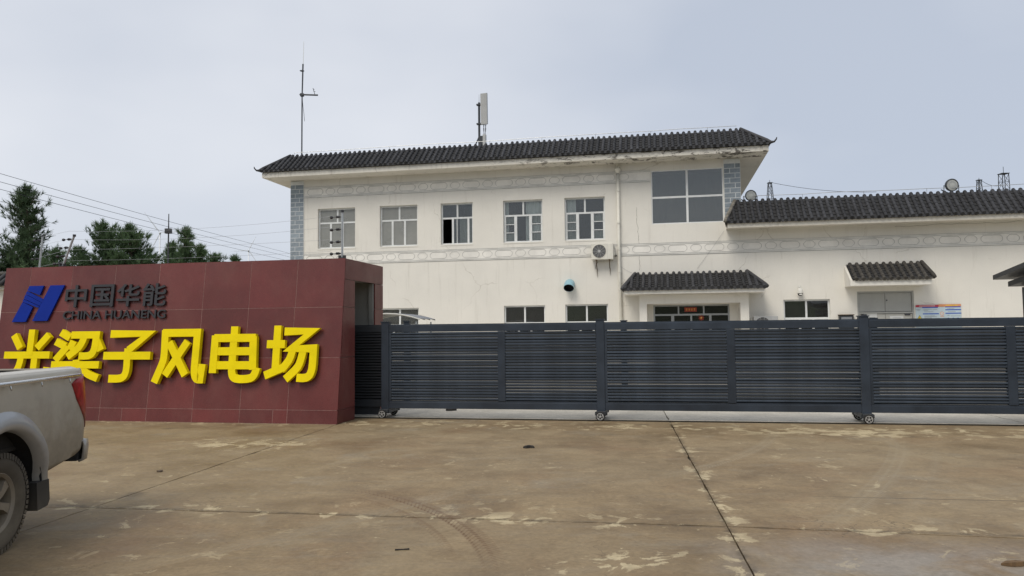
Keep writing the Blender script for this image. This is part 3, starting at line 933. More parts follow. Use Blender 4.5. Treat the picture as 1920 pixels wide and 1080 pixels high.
# --- entrance glazing
x0, x1, z0, z1 = ENTRY; W, H = x1 - x0, z1 - z0
tz = H - 0.30
ent = window(x0, x1, z0, z1, [(0.05, W - 0.05, tz - 0.06, tz), (0.80, 0.85, tz, H - 0.05), (1.62, 1.67, tz, H - 0.05), (0.58, 0.68, 0.05, tz - 0.06), (W - 0.66, W - 0.58, 0.05, tz - 0.06), (W / 2 - 0.03, W / 2 + 0.03, 0.05, tz - 0.06)],
             [(0.05, 0.80, tz, H - 0.05), (0.85, 1.62, tz, H - 0.05), (1.67, W - 0.05, tz, H - 0.05), (0.05, 0.58, 0.05, tz - 0.06), (0.68, W / 2 - 0.03, 0.05, tz - 0.06), (W / 2 + 0.03, W - 0.66, 0.05, tz - 0.06), (W - 0.58, W - 0.05, 0.05, tz - 0.06)],
             depth=0.10, fw=0.05, frame='steel_frame', glass='glass_dark', sill=False, name='entrance_door')
# --- porch piers and beam in front of the entrance
mb = MB()
mb.box(1.26, 1.50, -0.72, -0.001, 0, 2.44).box(4.44, 4.70, -0.72, -0.001, 0, 2.44).box(1.26, 4.70, -0.72, -0.001, 2.44, 2.745)
mb.build('porch', 'plaster', bld)

# --- tiled slopes
def slope(name, ex0, ex1, tx0, tx1, ye, ze, yt, zt, n, pitch=0.19, tile='weathered_tile', rad=0.056, rows=None, first=0.0, hip_left=True, hip_right=True, horn=(False, False), cap='roof_tile'):
    E0, T0 = Vector((0, ye, ze)), Vector((0, yt, zt))
    L = (T0 - E0).length
    d = (T0 - E0) / L
    nr = Vector((0, -d.z, d.y))
    def pt(x, t, h):
        p = E0 + d * t + nr * h
        return (x, p.y, p.z)
    xl = lambda t: ex0 + (tx0 - ex0) * t / L
    xr = lambda t: ex1 + (tx1 - ex1) * t / L
    mb = MB()
    for k in range(n):
        a, b = L * k / n, L * (k + 1) / n
        mb.add([pt(xl(a), a, 0.020), pt(xr(a), a, 0.020), pt(xr(b), b, 0.002), pt(xl(b), b, 0.002), pt(xl(a), a, -0.002), pt(xr(a), a, -0.002)], [(0, 1, 2, 3), (4, 5, 1, 0)])
    mb.quad(pt(ex0, 0, -0.035), pt(ex1, 0, -0.035), pt(tx1, L, -0.035), pt(tx0, L, -0.035))
    mb.quad(pt(ex0, 0, -0.035), pt(ex1, 0, -0.035), pt(ex1, 0, 0.02), pt(ex0, 0, 0.02))
    roof = mb.build(name, 'pan_tile', bld)
    cache = {}
    x = ex0 + pitch * 0.6 + first
    drip = MB()
    nrow = int((ex1 - ex0 - pitch * 0.6) / pitch)
    for i in range(nrow + 1):
        x = ex0 + pitch * 0.55 + i * pitch
        if x > ex1 - 0.05: break
        tm = L
        if tx0 > ex0 and x < tx0: tm = min(tm, L * (x - ex0) / (tx0 - ex0))
        if tx1 < ex1 and x > tx1: tm = min(tm, L * (ex1 - x) / (ex1 - tx1))
        if tm < 0.10: continue
        key = (round(tm, 2), rng.randrange(3))
        if key not in cache:
            r = MB()
            S = 7
            t = -0.03
            step = L / n
            while t < tm - 0.02:
                b = min(t + step + 0.012, tm + 0.02)
                r0 = rad * rng.uniform(0.98, 1.06); r1 = rad * 0.90
                dx = rng.uniform(-0.004, 0.004)
                vs = []
                for (tt, rr) in ((t, r0), (b, r1)):
                    for q in range(S):
                        ang = math.pi * q / (S - 1)
                        vs.append(pt(dx + math.cos(ang) * rr, tt, 0.018 + math.sin(ang) * rr * 1.12))
                fs = [(q, q + 1, q + 1 + S, q + S) for q in range(S - 1)] + [tuple(range(S))]
                r.add(vs, fs)
                t += step
            # round end tile at the eave
            cx = [pt(math.cos(2 * math.pi * q / 12) * rad * 1.08, -0.034, 0.022 + math.sin(2 * math.pi * q / 12) * rad * 1.08) for q in range(12)]
            r.add(cx, [tuple(range(12))])
            cache[key] = r.mesh('tile_row', tile)
        link('tile_row', cache[key], roof, (x + rng.gauss(0, 0.006), rng.uniform(-0.008, 0.008), rng.uniform(-0.007, 0.007)))
        # drip tile tongue hanging between this row and the next
        w, hgt = pitch * 0.40, 0.075 * rng.uniform(0.85, 1.1)
        xm = x + pitch / 2
        if xm < ex1 - 0.04:
            y, z = ye - 0.03, ze + 0.02
            drip.add([(xm - w, y, z), (xm - w * 0.8, y - 0.006, z - hgt * 0.55), (xm, y - 0.01, z - hgt), (xm + w * 0.8, y - 0.006, z - hgt * 0.55), (xm + w, y, z),
                      (xm - w, y + 0.02, z), (xm - w * 0.8, y + 0.014, z - hgt * 0.55), (xm, y + 0.01, z - hgt), (xm + w * 0.8, y + 0.014, z - hgt * 0.55), (xm + w, y + 0.02, z)],
                     [(0, 1, 2, 3, 4), (5, 9, 8, 7, 6), (0, 5, 6, 1), (1, 6, 7, 2), (2, 7, 8, 3), (3, 8, 9, 4), (4, 9, 5, 0)])
    drip.build('drip_tiles', tile, roof)
    for side, on, e, tp, hn in ((-1, hip_left, ex0, tx0, horn[0]), (1, hip_right, ex1, tx1, horn[1])):
        if not on: continue
        P = [Vector(pt(tp, L + 0.02, 0.03)), Vector(pt(e + (tp - e) * 0.5, L * 0.5, 0.035)), Vector(pt(e + (tp - e) * 0.12, L * 0.12, 0.04)), Vector(pt(e, 0, 0.03))]
        rr = [rad * 1.1, rad * 1.1, rad * 1.05, rad * 0.9]
        if hn:
            P += [Vector((e + side * 0.09, ye - 0.05, ze + 0.03)), Vector((e + side * 0.15, ye - 0.08, ze + 0.10)), Vector((e + side * 0.165, ye - 0.085, ze + 0.16))]
            rr += [rad * 0.55, rad * 0.42, rad * 0.25]
        o = MB().tube(P, rr, 8).build('hip_ridge', cap, roof, smooth=True)
    return roof

# upper skirt roof: front plus returns down both sides
up_r = slope('skirt_roof', -12.30, 5.50, -11.52, 4.66, -0.86, 7.50, 0.02, 8.20, 6, horn=(True, True))
def side_skirt(sign, xe, xt):
    mb = MB()
    for i in range(52):
        y = -0.6 + i * 0.19
        t0 = max(0.0, min(1.0, 1 - (y + 0.86) / 0.88)) if y < 0.02 else 0.0
        tm = 1.0 if y > 0.02 else (y + 0.86) / 0.88
        P = [(xe + (xt - xe) * q, y, 7.53 + 0.70 * q) for q in (0, tm * 0.5, tm)]
        mb.tube(P, [0.056, 0.054, 0.05], 6)
    mb.add([(xe, -0.86, 7.5), (xt, 0.02, 8.2), (xt, 9.4, 8.2), (xe, 10.2, 7.5)], [(0, 1, 2, 3)])
    o = mb.build('side_tiles', 'roof_tile', up_r)
side_skirt(-1, -12.30, -11.52)
side_skirt(1, 5.50, 4.66)
# eaves slab with fascia
mb = MB()
mb.prism([(-0.80, 7.27), (-0.80, 7.455), (0.0 - 0.001, 7.53), (-0.001, 7.27)], 'x', -12.23, 5.43)
mb.build('eaves', 'fascia_paint', bld)
MB().box(-12.23, XL - 0.001, 0.001, 10.2, 7.27, 7.44).build('eaves', 'soffit_paint', bld)
MB().box(XR + 0.001, 5.43, 0.001, 10.2, 7.27, 7.44).build('eaves', 'soffit_paint', bld)
# wing roof
wing_r = slope('wing_roof', 4.02, 16.9, 4.42, 16.9, -0.82, 5.02, -0.02, 5.80, 6, pitch=0.195, rad=0.058, hip_right=False, cap='ridge_mortar')
MB().add([(4.02, -0.82, 5.0), (4.42, -0.02, 5.78), (4.12, -0.02, 5.0), (4.02, -0.82, 4.96), (4.12, -0.02, 4.96)], [(0, 1, 2), (0, 2, 4, 3)]).build('gable_mortar', 'ridge_mortar', wing_r)
MB().prism([(-0.76, 4.84), (-0.76, 4.985), (-0.001, 5.2), (-0.001, 4.88)], 'x', 4.12, 16.9).build('eaves', 'soffit_paint', bld)
# entrance canopy
can_r = slope('porch_roof', 0.72, 5.22, 1.12, 4.74, -1.20, 2.90, -0.06, 3.46, 7, pitch=0.195, rad=0.056, horn=(False, False))
mb = MB()
mb.add([(0.72, -1.2, 2.88), (1.12, -0.06, 3.43), (0.72, -0.001, 2.88)], [(0, 1, 2)])
mb.add([(5.22, -1.2, 2.88), (4.74, -0.06, 3.43), (5.22, -0.001, 2.88)], [(0, 1, 2)])
mb.build('side_tiles', 'pan_tile', can_r)
MB().prism([(-1.15, 2.75), (-1.15, 2.87), (-0.001, 3.2), (-0.001, 2.75)], 'x', 0.80, 5.14).build('eaves', 'plaster', bld)
# small canopy over the steel door
sm_r = slope('door_canopy_roof', 7.80, 10.14, 7.80, 10.02, -0.80, 3.10, -0.02, 3.62, 6, pitch=0.2, rad=0.056, tile='old_tile', hip_left=False, hip_right=True, cap='old_tile')
MB().prism([(-0.76, 2.90), (-0.76, 3.07), (-0.001, 3.58), (-0.001, 2.90)], 'x', 7.74, 10.06).build('eaves', 'plaster', bld)

# --- steel double door
x0, x1, z0, z1 = DOOR; W, H = x1 - x0, z1 - z0
dr = MB().box(0, 0.05, 0.02, 0.10, 0, H).box(W - 0.05, W, 0.02, 0.10, 0, H).box(0.05, W - 0.05, 0.02, 0.10, H - 0.05, H).box(0.05, W - 0.05, 0.02, 0.10, 2.02, 2.07).build('steel_door', 'grey_door', bld, loc=(x0, 0, z0))
for a, b in ((0.055, W / 2 - 0.004), (W / 2 + 0.004, W - 0.055)):
    lf = MB().bbox(a, b, 0.055, 0.095, 0.01, 2.01, 0.006).build('door_leaf', 'door_steel', dr)
    MB().box(a + 0.06 if a < 0.5 else b - 0.22, a + 0.22 if a < 0.5 else b - 0.06, 0.018, 0.054, 1.955, 2.0).build('door_closer', 'ink_dark', dr)
    MB().bbox(a, b, 0.055, 0.095, 2.08, H - 0.055, 0.006).build('transom_panel', 'grey_door', dr)
MB().lathe([(0.0, 0.035), (0.02, 0.035), (0.02, 0.056)], 10, 'y', (W / 2 + 0.05, 0, 2.44)).build('spy_hole', 'ink_dark', dr)

# --- downpipe with hopper
dp = MB().tube([(0.60, -0.085, 7.0), (0.60, -0.085, 3.9), (0.66, -0.085, 0.0)], 0.052, 12).build('downpipe', 'cream_plastic', bld, smooth=True)
MB().lathe([(0.05, 6.92), (0.09, 7.02), (0.105, 7.04), (0.105, 7.11), (0.06, 7.11), (0.05, 7.27)], 14, 'z', (0.60, -0.11, 0)).build('hopper', 'cream_plastic', dp, smooth=True)
for z in (6.3, 5.2, 4.3, 3.55, 2.95, 1.9):
    xx = 0.60 + max(0, (3.9 - z)) * 0.0154
    MB().lathe([(0.053, z), (0.064, z), (0.064, z + 0.05), (0.053, z + 0.05)], 12, 'z', (xx, -0.085, 0)).build('pipe_bracket', 'cream_plastic', dp)

# --- cracks and stains in the plaster
def ribbon(name, pts, w, mat='crack', y=-0.0035):
    mb = MB()
    L = []
    for i, (x, z) in enumerate(pts):
        ww = w * rng.uniform(0.5, 1.2)
        L.append(((x - ww, y, z), (x + ww, y, z)))
    for (a, b), (c, d) in zip(L, L[1:]):
        mb.quad(a, b, d, c)
    return mb.build(name, mat, bld)
pts, x = [], 1.19
for i in range(40):
    x += rng.uniform(-0.022, 0.022) + (0.001)
    pts.append((x, 5.75 - i * 0.055))
ribbon('wall_crack', pts, 0.005)
pts, x, z = [], 6.9, 4.80
pts = []
for i in range(34):
    z += rng.uniform(-0.018, 0.02)
    pts.append((9.3 + i * 0.11, z))
mb = MB()
for (a, b) in zip(pts, pts[1:]):
    mb.quad((a[0], -0.0035, a[1] - 0.004), (b[0], -0.0035, b[1] - 0.004), (b[0], -0.0035, b[1] + 0.004), (a[0], -0.0035, a[1] + 0.004))
mb.build('wall_crack', 'crack', bld)
for (xa, za, xb, zb) in ((4.05, 4.84, 3.15, 3.6), (0.64, 3.75, 1.02, 3.52)):
    MB().tube([(xa, -0.02, za), ((xa + xb) / 2, -0.02, (za + zb) / 2 - 0.02), (xb, -0.02, zb)], 0.0028, 5).build('wall_cable', 'ink_grey', bld)
# --- lightning conductor running along both roof edges on small stand-offs
def conductor(x0, x1, y, z, name='lightning_conductor'):
    mb = MB()
    n = int((x1 - x0) / 0.9)
    pts = [(x0 + (x1 - x0) * i / n, y, z + rng.uniform(-0.012, 0.012)) for i in range(n + 1)]
    mb.tube(pts, 0.009, 5)
    for i in range(0, n + 1, 2):
        mb.tube([(pts[i][0], y, z - 0.14), pts[i]], 0.007, 5)
    mb.build(name, 'wire_steel', bld)
conductor(-11.4, 4.55, 0.06, 8.36)
conductor(4.7, 16.8, 0.05, 5.98)

# ------------------------------------------------------------------ granite name wall (local x along its face, y into the wall; the face leans back)
LEAN = 0.12
sign = thing('name_wall', 'dark red granite-clad name wall with big yellow characters, pickup parked before it', 'sign wall', (-3.12, 13.38, 0), R(-11.0))
SX0, SH, SY = -7.31, 2.99, 2.26
mb = MB()
mb.prism([(0.022, 0.0), (0.022 + LEAN * (SH - 0.02), SH - 0.02), (0.76, SH - 0.02), (0.76, 0.0)], 'x', SX0 + 0.03, -0.022)
mb.box(SX0 + 0.03, -0.022, 1.83, SY - 0.02, 0, SH - 0.02)
mb.box(SX0 + 0.03, -0.022, 0.76, 1.83, 2.62, SH - 0.02)
mb.box(SX0 + 0.03, SX0 + 0.3, 0.76, 1.83, 0, 2.62)
mb.build('core', 'old_concrete', sign)
MB().prism([(0.0024, 0.0), (0.0024 + LEAN * (SH - 0.02), SH - 0.02), (0.021 + LEAN * (SH - 0.02), SH - 0.02), (0.021, 0.0)], 'x', SX0 + 0.006, -0.023).build('grout_bed', 'grout', sign)
J = 0.0042
def face_panel(x0, x1, z0, z1):
    dy = rng.uniform(-0.0012, 0.0012)
    a, b = z0 + J, z1 - J
    MB().prism([(LEAN * a + dy, a), (LEAN * b + dy, b), (LEAN * b + 0.018, b), (LEAN * a + 0.018, a)], 'x', x0 + J, x1 - J).build('granite_panel', 'granite', sign)
rows = [(0.0, 0.243, [-6.2, -5.3, -4.82, -4.34, -3.82, -2.87, -1.91, -1.25, -0.97]),
        (0.243, 1.175, [-6.72, -5.77, -4.82, -3.82, -2.87, -1.91, -0.97]),
        (1.175, 2.09, [-6.71, -5.75, -4.78, -3.81, -2.84, -1.88, -0.95]),
        (2.09, SH, [-6.71, -5.75, -4.78, -3.81, -2.84, -1.88, -0.94])]
for z0, z1, cuts in rows:
    xs = [SX0] + cuts + [0.0]
    for a, b in zip(xs, xs[1:]):
        face_panel(a, b, z0, z1)
# end cladding round the gate pocket
def end_panel(poly):
    MB().prism(poly, 'x', -0.021, -0.001 + rng.uniform(-0.001, 0)).build('granite_panel', 'granite', sign)
for z0, z1 in ((0, 0.243), (0.243, 1.175), (1.175, 2.09), (2.09, 2.60)):
    a, b = z0 + J, z1 - J
    end_panel([(LEAN * a + 0.02, a), (0.79, a), (0.79, b), (LEAN * b + 0.02, b)])
    end_panel([(1.81, a), (SY, a), (SY, b), (1.81, b)])
end_panel([(LEAN * 2.60 + 0.02, 2.605), (SY, 2.605), (SY, SH - J), (LEAN * SH + 0.02, SH - J)])
MB().prism([(LEAN * SH + 0.001, SH), (SY, SH), (SY, SH - 0.018), (LEAN * SH + 0.001, SH - 0.018)], 'x', SX0, -0.022).build('coping', 'granite', sign)
# jagged plaster edge inside the pocket mouth
mb = MB()
pp = [(1.79 + rng.uniform(-0.05, 0.015), 0.2 + i * 0.12) for i in range(21)]
mb.prism([(1.83, 0.2)] + pp + [(1.83, 2.6)], 'x', -0.12, -0.03)
mb.build('plaster_edge', 'old_concrete', sign)

def on_face(me, name, x, z, off):
    o = link(name, me, sign, (x, LEAN * z - off, z), (-math.atan(LEAN), 0, 0))
    return o
def zoomed(x0, x1, y0, y1, strokes, k=0.0):
    strokes = [[(x + k * (y - y0), y) for x, y in st] for st in strokes]
    return [[((x - x0) / (x1 - x0) * 100, (y1 - y) / (y1 - y0) * 100) for x, y in st] for st in strokes]
GLYPH = {
    '光': [[(56, 103), (56, 50)], [(15, 92), (33, 64)], [(95, 92), (71, 64)], [(-2, 50), (102, 50)], [(37, 46), (35, 26), (26, 12), (4, 1)], [(68, 46), (68, 14), (73, 7), (90, 6), (97, 12), (98, 25)]],
    '梁': zoomed(322, 622, 510, 825, [[(368, 516), (424, 552)], [(338, 574), (398, 606)], [(340, 694), (410, 606)], [(432, 534), (584, 534), (574, 634), (548, 668), (482, 666)], [(512, 540), (490, 606), (412, 672)], [(446, 572), (424, 626)], [(584, 566), (612, 632)], [(318, 722), (606, 722)], [(468, 690), (468, 832)], [(452, 730), (392, 780), (318, 806)], [(486, 730), (540, 782), (600, 806)]], 0.06),
    '子': zoomed(635, 930, 515, 825, [[(672, 540), (912, 540), (790, 638)], [(786, 626), (786, 770), (762, 806), (676, 806)], [(634, 670), (930, 670)]], 0.04),
    '风': zoomed(935, 1245, 505, 830, [[(1012, 512), (1004, 690), (944, 826)], [(996, 530), (1208, 530), (1186, 770), (1200, 806), (1222, 806), (1236, 716)], [(1034, 586), (1132, 782)], [(1146, 582), (1008, 784)]], 0.085),
    '电': zoomed(75, 362, 490, 818, [[(112, 540), (92, 762)], [(104, 556), (348, 556)], [(334, 548), (326, 742)], [(112, 634), (328, 634)], [(104, 716), (328, 716)], [(226, 488), (202, 762), (218, 796), (300, 796), (334, 780), (350, 730)]], 0.085),
    '场': zoomed(395, 705, 483, 820, [[(410, 596), (520, 596)], [(478, 484), (458, 772)], [(394, 784), (512, 734)], [(518, 520), (684, 520), (556, 622), (692, 622), (682, 752), (656, 800), (588, 796)], [(566, 632), (548, 690), (496, 750)], [(630, 632), (604, 728), (520, 806)]], 0.07),
}
YC = [('光', -6.99, -5.93, 0.72, 1.74), ('梁', -5.90, -4.78, 0.71, 1.74), ('子', -4.77, -3.69, 0.715, 1.71), ('风', -3.70, -2.60, 0.69, 1.72), ('电', -2.52, -1.50, 0.715, 1.755), ('场', -1.43, -0.37, 0.73, 1.76)]
for ch, x0, x1, z0, z1 in YC:
    o = on_face(stroke_mesh('raised_character', GLYPH[ch], 'yellow_letter', x1 - x0, z1 - z0, 0.085, 0.148), 'raised_character', x0, z0, 0.03)
    o['label'] = 'large yellow raised character'
for ch, x0, x1 in (('中', -5.82, -5.34), ('国', -5.25, -4.74), ('华', -4.68, -4.17), ('能', -4.11, -3.60)):
    o = on_face(text_mesh('raised_character', ch, 'black_letter', x1 - x0, 0.44, 0.035, 0.013), 'raised_character', x0, 2.165, 0.012)
    o['label'] = 'small black raised character'
o = on_face(text_mesh('raised_lettering', 'CHINA HUANENG', 'black_letter', 2.25, 0.165, 0.03, 0.012), 'raised_lettering', -5.83, 1.93, 0.012)
o['label'] = 'row of black raised Latin capitals'
# blue emblem: a slanted letter shape with three wave stripes
def LG(zx, zy):
    return (-6.98 + (zx / 7.2 - 30) * 0.01354, 2.63 - (470 + zy / 7.2 - 535) * 0.0109)
def emblem(name, pts, off=0.012, d=0.03):
    P = [LG(*p) for p in pts]
    z0 = min(p[1] for p in P)
    mbx = MB().prism([(p[0], p[1] - z0) for p in P], 'y', -d, 0)
    on_face(mbx.mesh(name, 'logo_blue'), name, 0, z0, off)
emblem('emblem_bar', [(635, 478), (808, 478), (645, 945), (465, 945)])
emblem('emblem_bar', [(380, 482), (555, 482), (520, 604), (500, 600), (395, 556), (360, 540)])
emblem('emblem_bar', [(330, 702), (345, 706), (450, 762), (385, 955), (215, 955), (318, 690)])
emblem('emblem_stripe', [(358, 548), (392, 566), (574, 664), (560, 700), (548, 700), (350, 590), (346, 582)])
emblem('emblem_stripe', [(343, 592), (550, 706), (536, 742), (528, 744), (336, 652), (330, 632)])
emblem('emblem_stripe', [(328, 648), (335, 660), (530, 752), (520, 770), (500, 766), (330, 696), (318, 680)])

# ------------------------------------------------------------------ sliding gate on its track
gate = thing('sliding_gate', 'long dark slate-grey louvred sliding gate on small wheeled carriages', 'gate', (0, 13.87, 0), R(-10.5))
GT, GB = 1.765, 0.178
posts = [-2.485, 1.605, 6.085, 10.3]
mulls = [-0.22, 3.89, 8.35]
def gpost(x, z1=1.825, y0=0.03, y1=0.16, w=0.075, z0=0.10):
    p = MB().bbox(x - w, x + w, y0, y1, z0, z1 - 0.02, 0.006).build('post', 'gate_paint', gate)
    MB().box(x - w - 0.012, x + w + 0.012, y0 - 0.012, y1 + 0.012, z1 - 0.02, z1).build('post_cap', 'gate_paint', p)
    return p
def wheel(x, y, face, parent):
    r = 0.082
    w = MB().lathe([(0.0, -0.022), (0.058, -0.022), (0.062, -0.028), (r - 0.006, -0.026), (r, -0.018), (r, 0.018), (r - 0.006, 0.026), (0.0, 0.026)], 24, 'y').build('wheel', 'black_rubber', parent, loc=(x, y, r))
    rim = MB()
    for k in range(5):
        a0 = 2 * math.pi * k / 5 + 0.3
        for a, b in ((a0 - 0.17, a0 + 0.17),):
            rim.add([(math.cos(a) * 0.016, -0.031, math.sin(a) * 0.016), (math.cos(a) * 0.052, -0.031, math.sin(a) * 0.052), (math.cos(b) * 0.052, -0.031, math.sin(b) * 0.052), (math.cos(b) * 0.016, -0.031, math.sin(b) * 0.016),
                     (math.cos(a) * 0.016, -0.02, math.sin(a) * 0.016), (math.cos(a) * 0.052, -0.02, math.sin(a) * 0.052), (math.cos(b) * 0.052, -0.02, math.sin(b) * 0.052), (math.cos(b) * 0.016, -0.02, math.sin(b) * 0.016)],
                    [(0, 1, 2, 3), (0, 4, 5, 1), (1, 5, 6, 2), (2, 6, 7, 3)])
    rim.lathe([(0.050, -0.020), (0.050, -0.033), (0.062, -0.033), (0.062, -0.02)], 24, 'y')
    rim.lathe([(0.0, -0.035), (0.018, -0.035), (0.018, -0.02)], 12, 'y')
    rim.build('wheel_rim', 'wheel_alloy', w)
for i, x in enumerate(posts):
    gpost(x)
    c = MB().bbox(x - 0.085, x + 0.085, -0.05, 0.62, 0.105, 0.165, 0.005).box(x - 0.11, x + 0.11, 0.0, 0.06, 0.09, 0.15).box(x - 0.11, x + 0.11, 0.52, 0.58, 0.09, 0.15).box(x - 0.10, x - 0.085, 0.06, 0.52, 0.10, 0.135).box(x + 0.085, x + 0.10, 0.06, 0.52, 0.10, 0.135).build('carriage', 'dark_steel', gate)
    wheel(x - 0.01, -0.085, -1, gate)
    wheel(x - 0.01, 0.55, 1, gate)
for x, z in ((-2.20, 1.84), (2.02, 1.80), (6.36, 1.79)):
    gpost(x, z, 0.46, 0.56, 0.055, 0.165)
slat_cache = {}
def panel(x0, x1, y=0.055, n=24, mat='gate_paint'):
    MB().bbox(x0, x1, y - 0.012, y + 0.055, GT - 0.145, GT - 0.022, 0.004).box(x0, x1, y + 0.001, y + 0.045, GT - 0.022, GT).build('top_rail', mat, gate)
    MB().bbox(x0, x1, y - 0.012, y + 0.055, GB, GB + 0.118, 0.004).box(x0, x1, y + 0.001, y + 0.045, GB + 0.118, GB + 0.145).build('bottom_rail', mat, gate)
def slats(x0, x1, y=0.075, n=24, mat='gate_slat'):
    L = round(x1 - x0, 3)
    key = (L, mat)
    if key not in slat_cache:
        slat_cache[key] = MB().prism([(-0.020, -0.011), (-0.020, 0.014), (-0.015, 0.018), (-0.014, -0.010), (0.022, -0.0352), (0.020, -0.0382)], 'x', 0, L).mesh('slat', mat)
    z0, z1 = GB + 0.150, GT - 0.150
    p = (z1 - z0) / n
    for i in range(n):
        link('slat', slat_cache[key], gate, (x0, y + rng.uniform(-0.001, 0.001), z0 + p * (i + 0.62) + rng.uniform(-0.0012, 0.0012)), (rng.gauss(0, 0.05), rng.gauss(0, 0.0004), 0))
for a, b, mu in zip(posts, posts[1:], mulls):
    panel(a + 0.0755, b - 0.0755)
    MB().bbox(mu - 0.07, mu + 0.07, 0.04, 0.12, GB + 0.146, GT - 0.146, 0.004).build('mullion', 'gate_paint', gate)
    for x0, x1 in ((a + 0.12, mu - 0.071), (mu + 0.071, b - 0.0765)):
        slats(x0, x1)
    MB().box(a + 0.076, a + 0.119, 0.05, 0.105, GB + 0.146, GT - 0.146).build('side_channel', 'gate_paint', gate)
# leaf drawn back into the pocket of the name wall
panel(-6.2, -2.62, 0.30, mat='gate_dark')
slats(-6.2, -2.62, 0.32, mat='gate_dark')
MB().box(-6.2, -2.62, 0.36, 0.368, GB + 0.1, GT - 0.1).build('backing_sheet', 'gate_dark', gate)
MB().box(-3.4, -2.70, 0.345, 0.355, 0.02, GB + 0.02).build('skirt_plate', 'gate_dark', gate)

# track: steel bar in a strip of smoother concrete
trk = thing('gate_track', 'thin dark steel gate track set in the concrete under the gate', 'track', (0, 13.87, 0), R(-10.5))
MB().box(-7.5, 16, -0.10, -0.065, -0.02, 0.020).build('rail_bar', 'joint_dirt', trk)
MB().quad((-7.5, -0.235, -0.011), (16, -0.235, -0.011), (16, 0.30, -0.011), (-7.5, 0.30, -0.011)).build('track_strip', 'pale_concrete', trk)

# ------------------------------------------------------------------ dark gatehouse at the right edge
gh = thing('gatehouse', 'dark metal gatehouse with two-tier flat eaves at the right edge behind the gate', 'gatehouse', (9.69, 15.08, 0), R(-11.0))
def slabroof(x0, x1, y0, y1, z, th, rise):
    # y0 is the camera side (negative), rises towards the camera
    return MB().add([(x0, y1, z), (x1, y1, z), (x1, y0, z + rise), (x0, y0, z + rise), (x0, y1, z - th), (x1, y1, z - th), (x1, y0, z + rise - th), (x0, y0, z + rise - th)],
                    [(0, 1, 2, 3), (4, 7, 6, 5), (0, 4, 5, 1), (1, 5, 6, 2), (2, 6, 7, 3), (3, 7, 4, 0)])
slabroof(0.0, 3.4, -2.3, 0.0, 2.64, 0.09, 0.26).build('upper_roof', 'house_dark', gh)
slabroof(0.22, 3.2, -2.1, -0.12, 2.50, 0.10, 0.2).build('lower_roof', 'house_dark', gh)
mb = MB()
grid_wall(mb, 0, 1.75, -0.1, 2.38, [(0.18, 1.55, 0.95, 2.2)], 0, 0.08)
w = mb.build('wall', 'house_dark', gh, loc=(0.50, -1.98, 0))
w.rotation_euler = (0, 0, R(90))
mb = MB()
grid_wall(mb, 0.50, 3.0, -0.1, 2.38, [(0.7, 2.6, 0.95, 2.2)], -2.06, -1.98)
mb.box(0.50, 3.0, -0.23, -0.15, -0.1, 2.38).box(2.92, 3.0, -1.975, -0.235, -0.1, 2.38)
mb.build('wall', 'house_dark', gh)
MB().box(0.455, 0.461, -1.8, -0.43, 0.95, 2.2).build('pane', 'glass_dark', gh)
MB().box(0.7, 2.6, -2.025, -2.019, 0.95, 2.2).build('pane', 'glass_dark', gh)
MB().box(0.43, 0.48, -1.14, -1.09, 0.95, 2.2).build('window_bar', 'house_dark', gh)

# ------------------------------------------------------------------ silver pickup (local +x forward, +y its left side, origin under the rear axle)
ta = R(94.0)
hub = Vector((-3.86, 5.67, 0))
left = Vector((math.cos(R(4)), math.sin(R(4)), 0))
org = hub - left * 0.80
trk_o = thing('pickup_truck', 'mud-splashed silver pickup truck seen from its rear flank', 'pickup truck', (org.x, org.y, 0), R(274.0))
BW = 0.845
def flank_y(x, z):
    # bowed side: fullest at 0.95 m, tucked in at the top, round towards the tail corner
    y = BW - 0.10 * max(0, z - 0.95) ** 2 / 0.16 * 0.42 - 0.05 * max(0, 0.80 - z) ** 2 / 0.1
    tail = max(0, -x - 1.14)
    y -= 0.9 * tail ** 2 / (0.28) * 0.62
    return y
def shell(outline, yfun, xcuts, zcuts, name, mat, mirror=False, smooth=True):
    bm = bmesh.new()
    vs = [bm.verts.new((x, 0, z)) for x, z in outline]
    bm.faces.new(vs)
    for x in xcuts:
        bmesh.ops.bisect_plane(bm, geom=bm.verts[:] + bm.edges[:] + bm.faces[:], plane_co=(x, 0, 0), plane_no=(1, 0, 0))
    for z in zcuts:
        bmesh.ops.bisect_plane(bm, geom=bm.verts[:] + bm.edges[:] + bm.faces[:], plane_co=(0, 0, z), plane_no=(0, 0, 1))
    for v in bm.verts:
        y = yfun(v.co.x, v.co.z)
        v.co.y = -y if mirror else y
    bmesh.ops.recalc_face_normals(bm, faces=bm.faces)
    if sum(f.normal.y for f in bm.faces) * (-1 if mirror else 1) < 0:
        bmesh.ops.reverse_faces(bm, faces=bm.faces)
    me = bpy.data.meshes.new(name)
    bm.to_mesh(me); bm.free()
    me.materials.append(MATS[mat])
    o = link(name, me, trk_o)
    if smooth: smooth_by_angle(o, 40)
    sol = o.modifiers.new('thickness', 'SOLIDIFY'); sol.thickness = 0.012; sol.offset = -1
    return o
AR = 0.56
arch = [(math.cos(a) * AR, 0.375 + math.sin(a) * (AR + 0.01)) for a in [R(8 + q * (164 / 22)) for q in range(23)]]
tail_out = [(-0.60, 0.50), (-0.70, 0.50), (-1.02, 0.565), (-1.09, 0.60), (-1.17, 0.70), (-1.215, 0.83), (-1.225, 0.95), (-1.20, 1.10), (-1.165, 1.22), (-1.13, 1.315), (-1.10, 1.335)]
bed_out = [(0.86, 1.335), (0.86, 0.50), (0.60, 0.50)] + arch[1:-1] + tail_out
xc = [-1.18, -1.14, -1.10, -1.05, -1.0, -0.9, -0.75, -0.6, -0.45, -0.3, -0.15, 0, 0.2, 0.4, 0.6, 0.75]
